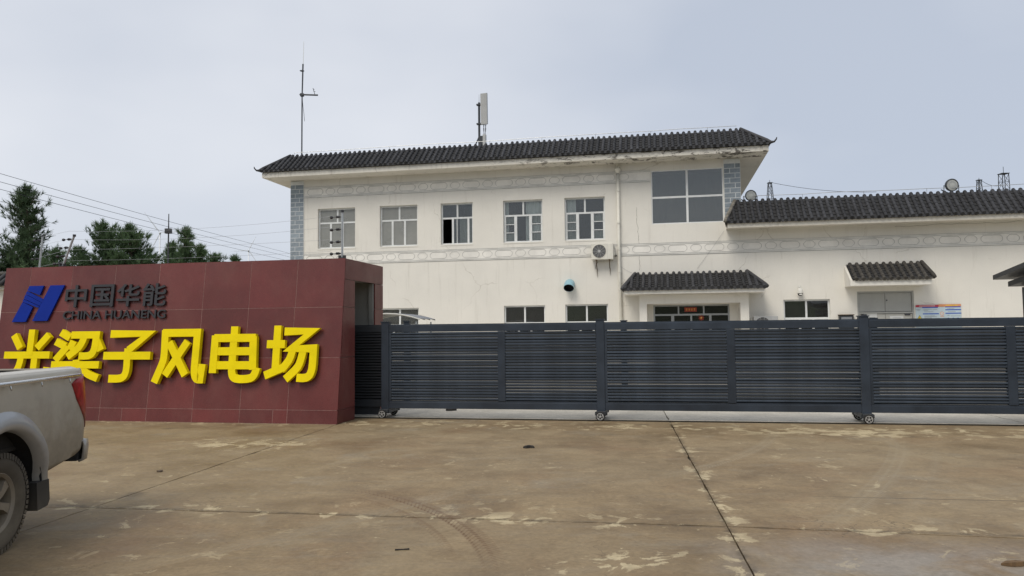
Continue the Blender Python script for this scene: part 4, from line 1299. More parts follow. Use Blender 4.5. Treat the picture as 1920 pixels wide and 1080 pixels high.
tail_out = [(x if x > -0.75 else -0.75 + (x + 0.75) * 1.27, z) for x, z in tail_out]
bed_out = [(0.86, 1.335), (0.86, 0.50), (0.60, 0.50)] + arch[1:-1] + tail_out
xc = [-1.32, -1.28, -1.24] + xc
zc = [0.55, 0.62, 0.7, 0.78, 0.86, 0.95, 1.02, 1.1, 1.18, 1.25, 1.30]
shell(bed_out, flank_y, xc, zc, 'bed_side', 'truck_silver')
shell(bed_out, flank_y, xc, zc, 'bed_side', 'truck_silver', mirror=True)
# rolled top edge of the bed, floor, front bulkhead, tailgate
for s in (1, -1):
    P = [(0.86, s * (BW - 0.075), 1.335), (0.0, s * (BW - 0.075), 1.338), (-1.10, s * (BW - 0.078), 1.338), (-1.20, s * (BW - 0.10), 1.333)]
    mb = MB()
    prof = [(0.058, -0.055), (0.056, -0.03), (0.035, -0.004), (-0.03, 0.016), (-0.065, 0.008), (-0.07, -0.03)]
    rows_ = []
    for p in P:
        rows_.append([(p[0], p[1] + s * a, p[2] + b) for a, b in prof])
    vs = [v for r_ in rows_ for v in r_]
    n = len(prof)
    mb.add(vs, [(i * n + k, i * n + k + 1, (i + 1) * n + k + 1, (i + 1) * n + k) for i in range(3) for k in range(n - 1)])
    o = mb.build('bed_rim', 'truck_silver', trk_o, smooth=True)
    MB().box(-1.18, 0.84, min(s * (BW - 0.15), s * (BW - 0.165)), max(s * (BW - 0.15), s * (BW - 0.165)), 0.74, 1.318).build('bed_inner_shade', 'black_rubber', trk_o)  # black sheet paints in the shade on the bed's inner wall
    # tie rail along the outside of the rim
    yr = s * (BW + 0.030)
    rail = MB().tube([(0.84, yr, 1.268), (0.1, yr, 1.272), (-1.06, yr - s * 0.010, 1.276), (-1.10, yr - s * 0.035, 1.276)], 0.017, 10).build('tie_rail', 'truck_chrome', trk_o, smooth=True)
    for x in (0.55, 0.0, -0.42, -0.86):
        MB().box(x - 0.012, x + 0.012, min(yr, yr - s * 0.05), max(yr, yr - s * 0.05), 1.262, 1.282).tube([(x, yr, 1.26), (x, yr + s * 0.006, 1.235), (x - 0.012, yr + s * 0.004, 1.222)], 0.006, 6).build('rail_hook', 'truck_chrome', rail)
MB().box(-1.08, 0.84, -0.70, 0.70, 0.72, 0.75).box(0.82, 0.86, -0.76, 0.76, 0.72, 1.335).build('bed_floor', 'truck_dark', trk_o)
tg = MB().prism([(-1.30, 0.62), (-1.33, 0.95), (-1.235, 1.325), (-1.18, 1.335), (-1.175, 0.62)], 'y', -0.64, 0.64).build('tailgate', 'truck_silver', trk_o)
MB().box(-1.172, -1.155, -0.67, 0.67, 0.752, 1.322).build('tailgate_inner_shade', 'black_rubber', tg)  # black sheet standing in for shade on the tailgate's inner face
MB().box(-1.335, -1.29, -0.1, 0.1, 1.12, 1.19).build('tailgate_handle', 'truck_dark', tg)
# wheel-arch flares and liners
for s in (1, -1):
    mb = MB()
    secs = []
    for q in range(27):
        a = R(-2 + q * (184 / 26))
        row = []
        for rr, yy in ((AR - 0.035, BW - 0.03), (AR - 0.015, BW + 0.045), (AR + 0.035, BW + 0.052), (AR + 0.085, BW + 0.030), (AR + 0.135, BW - 0.015)):
            x = math.cos(a) * rr; z = 0.375 + math.sin(a) * (rr + 0.01)
            yb = flank_y(x, max(z, 0.5)) - BW
            row.append((x, s * (yy + yb), z))
        secs.append(row)
    vs = [p for r_ in secs for p in r_]
    mb.add(vs, [(i * 5 + k, i * 5 + k + 1, (i + 1) * 5 + k + 1, (i + 1) * 5 + k) for i in range(26) for k in range(4)])
    mb.build('arch_flare', 'truck_flare', trk_o, smooth=True)
    mb = MB()
    vs = []
    for q in range(19):
        a = R(-6 + q * (192 / 18))
        x, z = math.cos(a) * (AR - 0.02), 0.375 + math.sin(a) * (AR - 0.01)
        vs += [(x, s * (BW - 0.005), z), (x, s * 0.40, z)]
    mb.add(vs, [(2 * i, 2 * i + 1, 2 * i + 3, 2 * i + 2) for i in range(18)])
    mb.add([(math.cos(R(-6 + q * 12)) * (AR - 0.02), s * 0.40, 0.375 + math.sin(R(-6 + q * 12)) * (AR - 0.01)) for q in range(17)], [tuple(range(17))])
    mb.build('arch_liner', 'black_rubber', trk_o)
    MB().prism([(-0.43, 0.45), (-0.61, 0.45), (-0.63, 0.28), (-0.60, 0.235), (-0.45, 0.225)], 'y', s * 0.60, s * (BW + 0.01)).build('mudflap', 'truck_dark', trk_o)
    # tail lamp wraps the corner
    lamp_out = [(-0.75 + (x + 0.75) * 1.27 + lx, z) for x, z, lx in [p if len(p) == 3 else (*p, 0.0) for p in [(-1.035, 1.205, 0.12), (-1.075, 1.245, 0.08), (-1.17, 1.275), (-1.215, 1.20), (-1.245, 1.08), (-1.25, 0.98), (-1.24, 0.86), (-1.215, 0.775), (-1.195, 0.79, 0.02), (-1.14, 0.93, 0.09), (-1.085, 1.06, 0.12)]]]
    shell(lamp_out, lambda x, z: flank_y(x, z) + 0.010, [-1.35, -1.3, -1.25, -1.2, -1.15], [0.95, 1.0, 1.05, 1.1, 1.15, 1.2], 'tail_lamp', 'tail_lamp', mirror=(s < 0))
    MB().box(-1.352, -1.21, min(s * 0.62, s * 0.74), max(s * 0.62, s * 0.74), 0.83, 1.26).build('tail_lamp', 'tail_lamp', trk_o)
# rear step bumper with turned-up ends
mb = MB()
path = [(-1.20, 0.835, 0.60), (-1.32, 0.81, 0.60), (-1.40, 0.70, 0.59), (-1.43, 0.4, 0.585), (-1.43, -0.4, 0.585), (-1.40, -0.70, 0.59), (-1.32, -0.81, 0.60), (-1.20, -0.835, 0.60)]
prof = [(-0.02, 0.085), (0.012, 0.08), (0.02, 0.02), (0.008, -0.10), (-0.03, -0.115)]
vs = []
for i, p in enumerate(path):
    a, b = Vector(path[max(0, i - 1)]), Vector(path[min(len(path) - 1, i + 1)])
    nn = (b - a).normalized().cross(Vector((0, 0, 1)))
    for u_, w_ in prof:
        vs.append((p[0] + nn.x * u_ , p[1] + nn.y * u_, p[2] + w_))
mb.add(vs, [(i * 5 + k, i * 5 + k + 1, (i + 1) * 5 + k + 1, (i + 1) * 5 + k) for i in range(7) for k in range(4)])
o = mb.build('rear_bumper', 'bumper_chrome', trk_o, smooth=True)
sol = o.modifiers.new('thickness', 'SOLIDIFY'); sol.thickness = 0.02
MB().prism([(-1.16, 0.50), (-1.30, 0.50), (-1.33, 0.66), (-1.25, 0.69)], 'y', -0.80, 0.80).build('bumper_core', 'black_rubber', trk_o)
MB().box(-1.1, 3.9, -0.42, 0.42, 0.42, 0.60).build('chassis', 'truck_dark', trk_o)
# wheels: knobbly muddy tyres on five-spoke rims
def truck_wheel(x, s):
    R0 = 0.378
    prof = [(0.225, -0.10), (0.255, -0.118), (0.30, -0.128), (0.340, -0.124), (0.362, -0.110), (0.368, -0.06), (0.368, 0.06), (0.362, 0.110), (0.340, 0.124), (0.30, 0.128), (0.255, 0.118), (0.225, 0.10)]
    mb = MB().lathe(prof, 56, 'y')
    nl = 58
    for k in range(nl):
        a = 2 * math.pi * k / nl
        for row, (y0, y1, r0, r1, da) in enumerate(((-0.131, -0.07, 0.335, R0, 0.0), (-0.055, 0.0, 0.35, R0, 0.5), (0.0, 0.055, 0.35, R0, 0.0), (0.07, 0.131, 0.335, R0, 0.5))):
            aa = a + da * 2 * math.pi / nl
            hw = 0.032 + 0.008 * ((k + row) % 2)
            ring = []
            for (r_, y_) in ((r0 if y0 < -0.1 else 0.36, y0), (R0 - 0.012, y0 + 0.004), (R0, y0 + 0.016), (R0, y1 - 0.006), (0.36 if y0 < -0.1 else (r0 if y1 > 0.1 else 0.36), y1)):
                ring.append((r_, y_))
            vs = []
            for sg in (-1, 1):
                for r_, y_ in ring:
                    vs.append((math.cos(aa + sg * hw) * r_, y_, math.sin(aa + sg * hw) * r_))
            mb.add(vs, [(0, 1, 2, 3, 4), (9, 8, 7, 6, 5), (0, 5, 6, 1), (1, 6, 7, 2), (2, 7, 8, 3), (3, 8, 9, 4)])
    w = mb.build('wheel', 'tyre', trk_o, loc=(x, s * 0.70, R0))
    smooth_by_angle(w, 40)
    yo = 0.088
    rim = MB().lathe([(0.236, -0.10), (0.236, yo + 0.012), (0.226, yo + 0.018), (0.205, yo), (0.196, yo - 0.05), (0.19, -0.08)], 48, 'y')
    rim.lathe([(0.0, -0.03), (0.195, -0.03)], 32, 'y')
    for k in range(6):
        a = 2 * math.pi * k / 6 + 0.35
        ca, sa = math.cos(a), math.sin(a)
        def W(r_, t_, y_): return (ca * r_ - sa * t_, y_, sa * r_ + ca * t_)
        vs = [W(0.03, -0.030, yo - 0.01), W(0.03, 0.030, yo - 0.01), W(0.11, 0.024, yo + 0.006), W(0.11, -0.024, yo + 0.006), W(0.212, 0.040, yo - 0.006), W(0.212, -0.040, yo - 0.006),
              W(0.03, -0.040, yo - 0.06), W(0.03, 0.040, yo - 0.06), W(0.11, 0.034, yo - 0.055), W(0.11, -0.034, yo - 0.055), W(0.205, 0.05, yo - 0.06), W(0.205, -0.05, yo - 0.06)]
        rim.add(vs, [(0, 1, 2, 3), (3, 2, 4, 5), (1, 7, 8, 2), (0, 3, 9, 6), (2, 8, 10, 4), (3, 5, 11, 9)])
    rim.lathe([(0.0, yo + 0.014), (0.045, yo + 0.012), (0.058, yo - 0.005), (0.062, yo - 0.06)], 24, 'y')
    r = rim.build('rim', 'alloy', w)
    smooth_by_angle(r, 30)
    if s < 0: r.scale = (1, -1, 1)
for x in (0.0, 3.1):
    for s in (1, -1):
        truck_wheel(x, s)
# cab and bonnet (ahead of the frame)
cab = [(0.90, 0.40), (0.90, 1.10), (0.98, 1.62), (1.08, 1.70), (1.75, 1.74), (2.15, 1.68), (2.75, 1.14), (3.55, 1.02), (3.82, 0.92), (3.90, 0.70), (3.88, 0.42), (3.60, 0.40)] + [(3.1 + math.cos(a) * 0.47, 0.375 + math.sin(a) * 0.47) for a in [R(5 + q * 17) for q in range(11)]] + [(2.6, 0.40)]
def cab_y(x, z):
    y = 0.845 - 0.28 * max(0, z - 1.1) ** 1.0 * 0.55 - 0.05 * max(0, 0.8 - z) ** 2 / 0.1
    return y - 0.6 * max(0, x - 3.4) ** 2
xc2 = [1.2, 1.5, 1.8, 2.1, 2.4, 2.7, 3.0, 3.3, 3.5, 3.65, 3.8]
zc2 = [0.6, 0.8, 1.0, 1.1, 1.3, 1.5, 1.65]
shell(cab, cab_y, xc2, zc2, 'cab_side', 'truck_silver')
shell(cab, cab_y, xc2, zc2, 'cab_side', 'truck_silver', mirror=True)
roofline = [(0.90, 0.45), (0.90, 1.10), (0.98, 1.62), (1.08, 1.70), (1.75, 1.74), (2.15, 1.68), (2.75, 1.14), (3.55, 1.02), (3.82, 0.92), (3.90, 0.70), (3.88, 0.42)]
mb = MB()
vs = []
for x, z in roofline:
    yy = cab_y(x, z) - 0.002
    vs += [(x, -yy, z), (x, -yy * 0.5, z + 0.02), (x, yy * 0.5, z + 0.02), (x, yy, z)]
mb.add(vs, [(i * 4 + k, i * 4 + k + 1, i * 4 + k + 5, i * 4 + k + 4) for i in range(len(roofline) - 1) for k in range(3)])
mb.build('cab_top', 'truck_silver', trk_o, smooth=True)
for s in (1, -1):
    for o_ in ([(1.08, 1.14), (1.10, 1.60), (1.62, 1.64), (1.62, 1.14)], [(1.70, 1.14), (1.70, 1.64), (2.06, 1.60), (2.55, 1.16)]):
        shell(o_, lambda x, z: cab_y(x, z) + 0.006, [1.3, 1.9, 2.2], [1.3, 1.45], 'side_window', 'truck_glass', mirror=(s < 0))
MB().add([(2.19, -0.62, 1.665), (2.19, 0.62, 1.665), (2.73, 0.76, 1.19), (2.73, -0.76, 1.19)], [(0, 1, 2, 3)]).build('windscreen', 'truck_glass', trk_o)
MB().add([(0.893, -0.66, 1.16), (0.893, 0.66, 1.16), (0.955, 0.58, 1.58), (0.955, -0.58, 1.58)], [(0, 1, 2, 3)]).build('rear_window', 'truck_glass', trk_o)
for s in (1, -1):
    MB().bbox(-0.14, 0.14, -0.03, 0.0, 0, 0.13, 0.02).build('headlight', 'lamp_white', trk_o, loc=(3.89, s * 0.58, 0.74)).rotation_euler = (0, 0, R(90))
MB().box(3.86, 3.98, -0.80, 0.80, 0.42, 0.62).build('front_bumper', 'truck_silver', trk_o)

# ------------------------------------------------------------------ things fixed to or standing on the building
bm_w = Matrix.Translation((3.069, 25.5, 0)) @ Matrix.Rotation(BA, 4, 'Z')
def fthing(name, label, cat, x, y, z, group=None, rz=0.0):
    p = bm_w @ Vector((x, y, z))
    return thing(name, label, cat, p, BA + rz, group)

def ac_unit(label, x, y, z, bracket=True, mat='cream_plastic'):
    a = fthing('air_conditioner', label, 'air conditioner', x, y, z, 'outdoor air conditioner units')
    W, D, H = 0.74, 0.30, 0.54
    MB().bbox(0, W, -D, 0, 0, H, 0.012).build('casing', mat, a)
    cx, cz, r = 0.27, 0.28, 0.222
    MB().lathe([(r, -D - 0.012), (r + 0.014, -D - 0.010), (r + 0.014, -D + 0.002)], 36, 'y', (cx, 0, cz)).build('fan_ring', mat, a)
    MB().lathe([(0, -D - 0.002), (r, -D - 0.002)], 36, 'y', (cx, 0, cz)).build('fan_opening', 'dark_plastic', a)
    mb = MB()
    for k in range(1, 7):
        rr = r * k / 7
        mb.lathe([(rr - 0.004, -D - 0.009), (rr, -D - 0.013), (rr + 0.004, -D - 0.009), (rr - 0.004, -D - 0.009)], 28, 'y', (cx, 0, cz))
    for k in range(10):
        an = math.pi * 2 * k / 10
        mb.tube([(cx, -D - 0.008, cz), (cx + math.cos(an) * r, -D - 0.008, cz + math.sin(an) * r)], 0.0045, 5)
    mb.lathe([(0, -D - 0.015), (0.04, -D - 0.015), (0.045, -D - 0.006)], 16, 'y', (cx, 0, cz)).build('fan_grille', 'antenna_grey', a)
    MB().box(0.535, 0.539, -D - 0.002, -D + 0.002, 0.02, H - 0.02).build('panel_seam', 'ink_grey', a)
    MB().bbox(W - 0.002, W + 0.035, -0.24, -0.1, 0.12, 0.34, 0.01).build('valve_cover', mat, a)
    MB().tube([(W + 0.02, -0.12, 0.15), (W + 0.07, -0.08, 0.12), (W + 0.10, -0.03, 0.14)], 0.016, 6).build('refrigerant_pipe', 'dark_plastic', a)
    if bracket:
        for bx in (0.16, 0.60):
            MB().box(bx - 0.018, bx + 0.018, -D, -0.002, -0.035, -0.002).prism([(-D + 0.02, -0.035), (-0.04, -0.30), (-0.002, -0.30), (-0.002, -0.26), (-D + 0.06, -0.035)], 'x', bx - 0.012, bx + 0.012).build('bracket', 'rust', a)
        MB().tube([(0.2, -0.02, -0.05), (0.12, -0.03, -0.18), (0.10, -0.02, -0.30)], 0.008, 5).build('drain_hose', 'dark_plastic', a)
        # rust runs on the plaster below the brackets
        for bx, L in ((0.165, 0.50), (0.605, 0.44)):
            MB().prism([(bx - 0.016, -0.28), (bx + 0.016, -0.28), (bx + 0.012, -L), (bx + 0.004, -L - 0.12), (bx - 0.006, -L)], 'y', -0.004, -0.001).build('rust_run', 'rust', a)
    return a
ac_unit('boxy air conditioner unit bracketed to the wall beside the downpipe', -0.32, -0.05, 3.98)
ac_unit('grey air conditioner unit beside the porch, only its top above the gate', 4.86, -0.20, 1.46, False, 'antenna_grey')

v = fthing('vent_hood', 'round pale blue vent hood sticking out of the wall left of the air conditioner', 'vent', -1.10, 0, 3.13)
P = [(0, 0.0, 0.06), (0, -0.10, 0.055), (0, -0.22, 0.02), (0, -0.32, -0.05), (0, -0.36, -0.09)]
MB().tube(P, 0.172, 24, cap=False).build('hood', 'vent_blue', v, smooth=True)
MB().tube(P, 0.164, 24, cap=False).build('lining', 'dark_plastic', v, smooth=True)
MB().tube([(0, -0.02, 0.06), (0, -0.012, 0.06)], 0.165, 24).build('damper', 'dark_plastic', v)
MB().tube([(0, -0.355, -0.085), (0, -0.366, -0.097)], 0.176, 24, cap=False).build('lip', 'vent_blue', v)

d = fthing('dome_camera', 'white dome security camera on the wall above the window by the steel door', 'camera', 6.36, 0, 2.82)
MB().box(-0.05, 0.05, -0.02, 0, 0.02, 0.16).tube([(0, -0.01, 0.10), (0, -0.10, 0.12), (0, -0.14, 0.10), (0, -0.145, 0.06)], 0.016, 8).build('arm', 'white_plastic', d)
MB().lathe([(0.03, 0.07), (0.07, 0.05), (0.085, 0.0), (0.088, -0.08), (0.09, -0.10), (0.0, -0.10)], 20, 'z', (0, -0.145, 0)).build('housing', 'white_plastic', d, smooth=True)
MB().lathe([(0.085, -0.105), (0.07, -0.15), (0.04, -0.178), (0.0, -0.185)], 20, 'z', (0, -0.145, 0)).build('dome', 'dark_plastic', d, smooth=True)
MB().box(-0.045, 0.045, -0.238, -0.225, -0.155, -0.115).build('camera_window', 'white_plastic', d)

def floodlight(label, x, z, r):
    f = fthing('floodlight', label, 'floodlight', x, 0.10, z, 'round floodlights on the wing roof', R(10))
    dr_ = MB().lathe([(0.0, 0.13), (r * 0.6, 0.12), (r * 0.92, 0.05), (r, 0.0), (r, -0.06), (r * 0.9, -0.07), (r * 0.86, -0.045)], 32, 'y').build('housing', 'dark_steel', f, smooth=True)
    MB().lathe([(r * 0.88, -0.048), (r * 0.6, -0.058), (0.0, -0.064)], 32, 'y').build('lens', 'lens', f, smooth=True)
    MB().lathe([(r * 0.5, -0.066), (r * 0.54, -0.066), (r * 0.54, -0.05)], 24, 'y').build('lens_ring', 'galvanised', f)
    mb = MB().tube([(-r - 0.03, 0, 0), (-r - 0.03, 0.02, -r - 0.06), (r + 0.03, 0.02, -r - 0.06), (r + 0.03, 0, 0)], 0.014, 6)
    mb.tube([(-0.06, 0.02, -r - 0.05), (-0.16, 0.02, -r - 0.02), (-0.30, 0.05, -r + 0.07)], 0.018, 6).tube([(0, 0.02, -r - 0.05), (0, 0.06, -r - 0.30)], 0.02, 6)
    mb.build('yoke', 'dark_steel', f)
floodlight('round floodlight on the wing roof next to the tall brick pier', 4.94, 6.00, 0.185)
floodlight('round floodlight on the wing roof near the right edge, above the notice board', 11.02, 6.06, 0.20)

# radio mast on the left end of the roof
ms = fthing('radio_mast', 'tall thin radio mast with a side arm at the left roof end', 'mast', -11.58, 1.0, 7.7)
MB().tube([(0, 0, 0), (0.0, 0, 3.1), (0.03, 0, 4.38)], [0.028, 0.026, 0.030], 8).build('pole', 'dark_steel', ms)
MB().tube([(0.035, 0, 4.3), (0.06, 0, 5.28)], [0.010, 0.006], 6).build('whip_antenna', 'white_plastic', ms)
MB().tube([(-0.08, -0.03, 3.17), (0.70, -0.10, 3.07)], 0.032, 8).box(-0.06, 0.06, -0.05, 0.05, 3.10, 3.22).build('side_arm', 'dark_steel', ms)
MB().tube([(0.58, -0.09, 3.10), (0.50, -0.09, 3.36)], 0.012, 6).tube([(0.52, -0.09, 3.24), (0.60, -0.09, 3.22)], 0.008, 5).tube([(0.50, -0.09, 3.32), (0.56, -0.09, 3.31)], 0.008, 5).build('yagi_antenna', 'dark_steel', ms)
MB().box(-0.08, 0.06, -0.05, 0.05, 4.10, 4.13).build('clamp', 'dark_steel', ms)
MB().tube([(0.02, -0.03, 3.1), (0.06, -0.04, 2.7), (0.10, -0.04, 2.4), (0.13, -0.04, 2.1)], 0.008, 5).build('cable', 'wire_dark', ms)
# cellular panel antenna
an = fthing('panel_antenna', 'grey panel antenna on a short braced pole at the middle of the roof', 'antenna', -4.50, 1.0, 7.7)
MB().tube([(0, 0, 0), (0, 0, 2.36)], 0.042, 10).build('pole', 'dark_steel', an)
MB().tube([(0, 0, 2.3), (0.0, 0, 2.66)], [0.012, 0.006], 6).build('lightning_rod', 'galvanised', an)
pn = MB().prism([(-0.13, -0.05), (0.13, -0.05), (0.13, 0.02), (0.10, 0.06), (-0.10, 0.06), (-0.13, 0.02)], 'z', 1.48, 2.60).build('antenna_panel', 'antenna_grey', an, loc=(0.24, -0.10, 0))
pn.rotation_euler = (R(4), R(1.5), R(-14))
MB().box(-0.09, 0.17, -0.07, 0.06, 2.25, 2.30).box(-0.09, 0.17, -0.07, 0.06, 1.53, 1.58).build('clamp', 'dark_steel', an)
MB().bbox(0.02, 0.17, -0.20, -0.04, 0.62, 1.06, 0.01).build('radio_unit', 'dark_steel', an)
MB().bbox(0.18, 0.29, -0.24, -0.08, 0.60, 1.10, 0.01).build('radio_unit', 'antenna_grey', an)
mb = MB()
for q in range(4):
    x0 = 0.18 + q * 0.035
    mb.tube([(x0, -0.1, 1.50), (x0 + 0.03 * (-1) ** q, -0.12, 1.32), (0.20 + q * 0.02, -0.14, 1.08)], 0.010, 5)
mb.build('cable', 'wire_dark', an)
MB().tube([(0, 0, 1.10), (-0.25, -0.02, 0.55)], 0.024, 6).tube([(0, 0, 1.1), (0.05, 0.6, 0.1)], 0.024, 6).build('brace', 'dark_steel', an)

# notice board
nb = fthing('notice_board', 'safety notice board with red and orange header and blue title bars beside the steel door', 'notice board', 9.80, 0, 1.22)
MB().bbox(0, 1.30, -0.03, 0, 0, 1.0, 0.004).build('board', 'poster_pale', nb)
Y = -0.0325
def flat(x0, x1, z0, z1, mat, y=Y):
    return MB().box(x0, x1, y, y + 0.0018, z0, z1).build('print', mat, nb)
flat(0, 0.66, 1.005, 1.07, 'poster_red'); flat(0.66, 1.30, 1.012, 1.085, 'poster_orange')
flat(0.10, 0.56, 1.03, 1.045, 'paper', Y - 0.002); flat(0.86, 1.2, 1.035, 1.055, 'warning_yellow', Y - 0.002)
for x0, x1, z in ((0.19, 0.64, 0.975), (0.20, 0.66, 0.775), (0.21, 0.67, 0.605), (0.85, 1.29, 0.985), (0.85, 1.30, 0.895), (0.85, 1.30, 0.785), (0.21, 0.67, 0.40)):
    flat(x0, x1, z, z + 0.032, 'poster_blue')
for x0, x1, z in ((0.22, 0.48, 0.93), (0.5, 0.62, 0.925), (0.22, 0.36, 0.895), (0.24, 0.5, 0.85), (0.24, 0.55, 0.72), (0.24, 0.6, 0.695), (0.24, 0.45, 0.66), (0.02, 0.14, 0.93), (0.03, 0.12, 0.90), (0.9, 1.1, 0.945), (0.92, 1.14, 0.845), (0.9, 0.96, 0.73), (1.0, 1.27, 0.71), (0.24, 0.6, 0.55), (0.24, 0.6, 0.50), (0.9, 1.2, 0.5)):
    flat(x0, x1, z, z + 0.010, 'ink_grey')
MB().prism([(0.03, 0.625), (0.18, 0.625), (0.105, 0.755)], 'y', Y, Y + 0.0018).build('warning_sign', 'ink_dark', nb)
MB().prism([(0.05, 0.638), (0.16, 0.638), (0.105, 0.732)], 'y', Y - 0.002, Y - 0.0003).build('warning_sign', 'warning_yellow', nb)
MB().prism([(0.10, 0.652), (0.115, 0.652), (0.11, 0.70), (0.10, 0.70)], 'y', Y - 0.004, Y - 0.0024).build('print', 'ink_dark', nb)
MB().lathe([(0.042, Y), (0.055, Y), (0.055, Y + 0.002)], 24, 'y', (0.75, 0, 0.80)).build('prohibition_ring', 'poster_orange', nb)
MB().lathe([(0.0, Y + 0.0004), (0.041, Y + 0.0004)], 20, 'y', (0.75, 0, 0.80)).build('print', 'paper', nb)
MB().tube([(0.73, Y, 0.80), (0.76, Y, 0.815), (0.765, Y, 0.785)], 0.004, 5).build('print', 'ink_dark', nb)
flat(0.70, 0.81, 0.715, 0.727, 'poster_orange'); flat(0.70, 0.81, 0.69, 0.702, 'poster_orange')
for x in (0.93, 1.07, 1.20):
    MB().lathe([(0.018, Y), (0.034, Y), (0.034, Y + 0.002)], 18, 'y', (x, 0, 0.63)).build('pictogram', 'poster_blue', nb)
# papers on the steel door
def paper(label, x, z, w, h, lines):
    p = fthing('paper_notice', label, 'notice', x, 0.052, z, 'sheets taped to the steel door')
    MB().box(0, w, -0.004, 0, 0, h).build('sheet', 'paper', p)
    for a, b, c, d_, m_ in lines:
        MB().box(a * w, b * w, -0.0055, -0.0042, c * h, d_ * h).build('print', m_, p)
paper('white paper sheet with a bold line on the left leaf of the steel door', 8.30, 1.60, 0.38, 0.44, [(0.15, 0.85, 0.66, 0.73, 'ink_dark'), (0.2, 0.5, 0.90, 0.92, 'ink_grey'), (0.7, 0.85, 0.4, 0.44, 'ink_grey')])
paper('cream paper sheet lower down on the right leaf of the steel door', 9.06, 1.60, 0.40, 0.36, [(0.2, 0.8, 0.82, 0.85, 'ink_grey'), (0.45, 0.7, 0.56, 0.60, 'ink_grey')])
# small meter box left of the steel door
mt = fthing('meter_box', 'small dark rusty meter box on the wall left of the steel door', 'meter box', 7.52, 0, 1.50)
MB().bbox(0, 0.42, -0.16, 0, 0, 0.50, 0.008).build('casing', 'dark_steel', mt)
MB().box(-0.02, 0.44, -0.185, 0.0, 0.503, 0.525).build('lid', 'rust', mt)
MB().box(0.05, 0.37, -0.165, -0.1605, 0.30, 0.44).build('window', 'ink_grey', mt)
# festive red banner and door flower
br = fthing('door_banner', 'small red banner with gold writing above the glass entrance doors', 'banner', 2.72, 0.098, 2.185)
MB().box(0, 0.40, -0.004, 0, 0, 0.145).build('sheet', 'banner_red', br)
for k in range(4):
    x = 0.045 + k * 0.085
    MB().box(x, x + 0.055, -0.0058, -0.0045, 0.09, 0.10).box(x + 0.02, x + 0.032, -0.0074, -0.0060, 0.035, 0.115).box(x + 0.004, x + 0.05, -0.0058, -0.0045, 0.05, 0.06).build('writing', 'banner_gold', br)
kn = fthing('door_flower', 'small round red paper flower stuck on the glass entrance door', 'ornament', 3.26, 0.098, 1.98)
mb = MB()
for k in range(9):
    a = 2 * math.pi * k / 9
    mb.add([(0, -0.02, 0), (math.cos(a - 0.3) * 0.07, -0.012, math.sin(a - 0.3) * 0.07), (math.cos(a) * 0.105, -0.006, math.sin(a) * 0.105), (math.cos(a + 0.3) * 0.07, -0.002, math.sin(a + 0.3) * 0.07)], [(0, 1, 2, 3)])
mb.build('petals', 'banner_red', kn)
MB().lathe([(0, -0.03), (0.028, -0.024), (0.03, -0.015)], 12, 'y').build('flower_centre', 'banner_gold', kn)

# arched bicycle shelter just behind the gate
sh = thing('arched_shelter', 'low arched shelter roof with pale ribs behind the left gate post', 'shelter', (-2.95, 17.6, 0), R(-8))
mb = MB()
for y in (0, 0.5, 1.0, 1.5):
    mb.tube([(-1.0 + 0.2 * i, y, 2.05 - 0.22 * ((-1.0 + 0.2 * i) / 1.0) ** 2) for i in range(10)], 0.016, 6)
mb.build('rib', 'white_plastic', sh)
MB().add([(-1.0 + 0.2 * i, y, 2.07 - 0.22 * ((-1.0 + 0.2 * i) / 1.0) ** 2) for y in (0, 1.5) for i in range(10)], [(i, i + 1, i + 11, i + 10) for i in range(9)]).build('roof_sheet', 'ink_grey', sh)
for x in (-0.9, 0.7):
    for y in (0.05, 1.45):
        MB().tube([(x, y, 0), (x, y, 1.86)], 0.02, 6).build('post', 'galvanised', sh)

# ------------------------------------------------------------------ fence on top of the wall
sm_w = Matrix.Translation((-3.12, 13.38, 0)) @ Matrix.Rotation(R(-11.0), 4, 'Z')
def swp(x, y, z): return sm_w @ Vector((x, y, z))
def fence_post(label, x, y, z, dx, h, ns=4):
    p = thing('fence_post', label, 'fence post', swp(x, y, z), R(-11.0), 'electric fence posts')
    MB().tube([(0, 0, 0), (dx, 0, h)], 0.021, 8).build('pole', 'galvanised', p)
    MB().box(-0.05, 0.05, -0.04, 0.04, 0.0, 0.03).box(-0.065, -0.03, -0.03, 0.03, 0.0, 0.07).box(0.03, 0.065, -0.03, 0.03, 0.0, 0.07).build('foot', 'dark_plastic', p)
    MB().lathe([(0, 0.02), (0.03, 0.018), (0.03, -0.025), (0.0, -0.025)], 10, 'z', (dx, 0, h)).build('cap', 'dark_plastic', p)
    for f in (0.12, 0.36, 0.62, 0.88)[:ns]:
        i = MB().lathe([(0.0, -0.13), (0.016, -0.125), (0.028, -0.10), (0.014, -0.085), (0.028, -0.07), (0.014, -0.05), (0.012, -0.02)], 10, 'x', (dx * f, 0, h * f)).build('insulator', 'dark_plastic', p)
        MB().tube([(dx * f - 0.18, 0, h * f - 0.005), (dx * f - 0.13, 0, h * f)], 0.005, 5).lathe([(0.0, -0.25), (0.026, -0.235), (0.03, -0.215), (0.02, -0.19), (0.0, -0.18)], 10, 'x', (dx * f, 0, h * f - 0.006)).build('tensioner', 'dark_plastic', i)
    return p
fence_post('upright galvanised fence post on the right end of the red wall', -0.14, 0.52, SH, 0.0, 0.90)
fence_post('leaning galvanised fence post on the left part of the red wall', -6.15, 0.52, SH, 0.26, 0.64)
fence_post('galvanised fence post on the tiled wall behind, next to the big tree', -8.80, 2.75, 3.13, 0.08, 0.86)
names = ['topmost', 'second highest', 'second lowest', 'lowest']
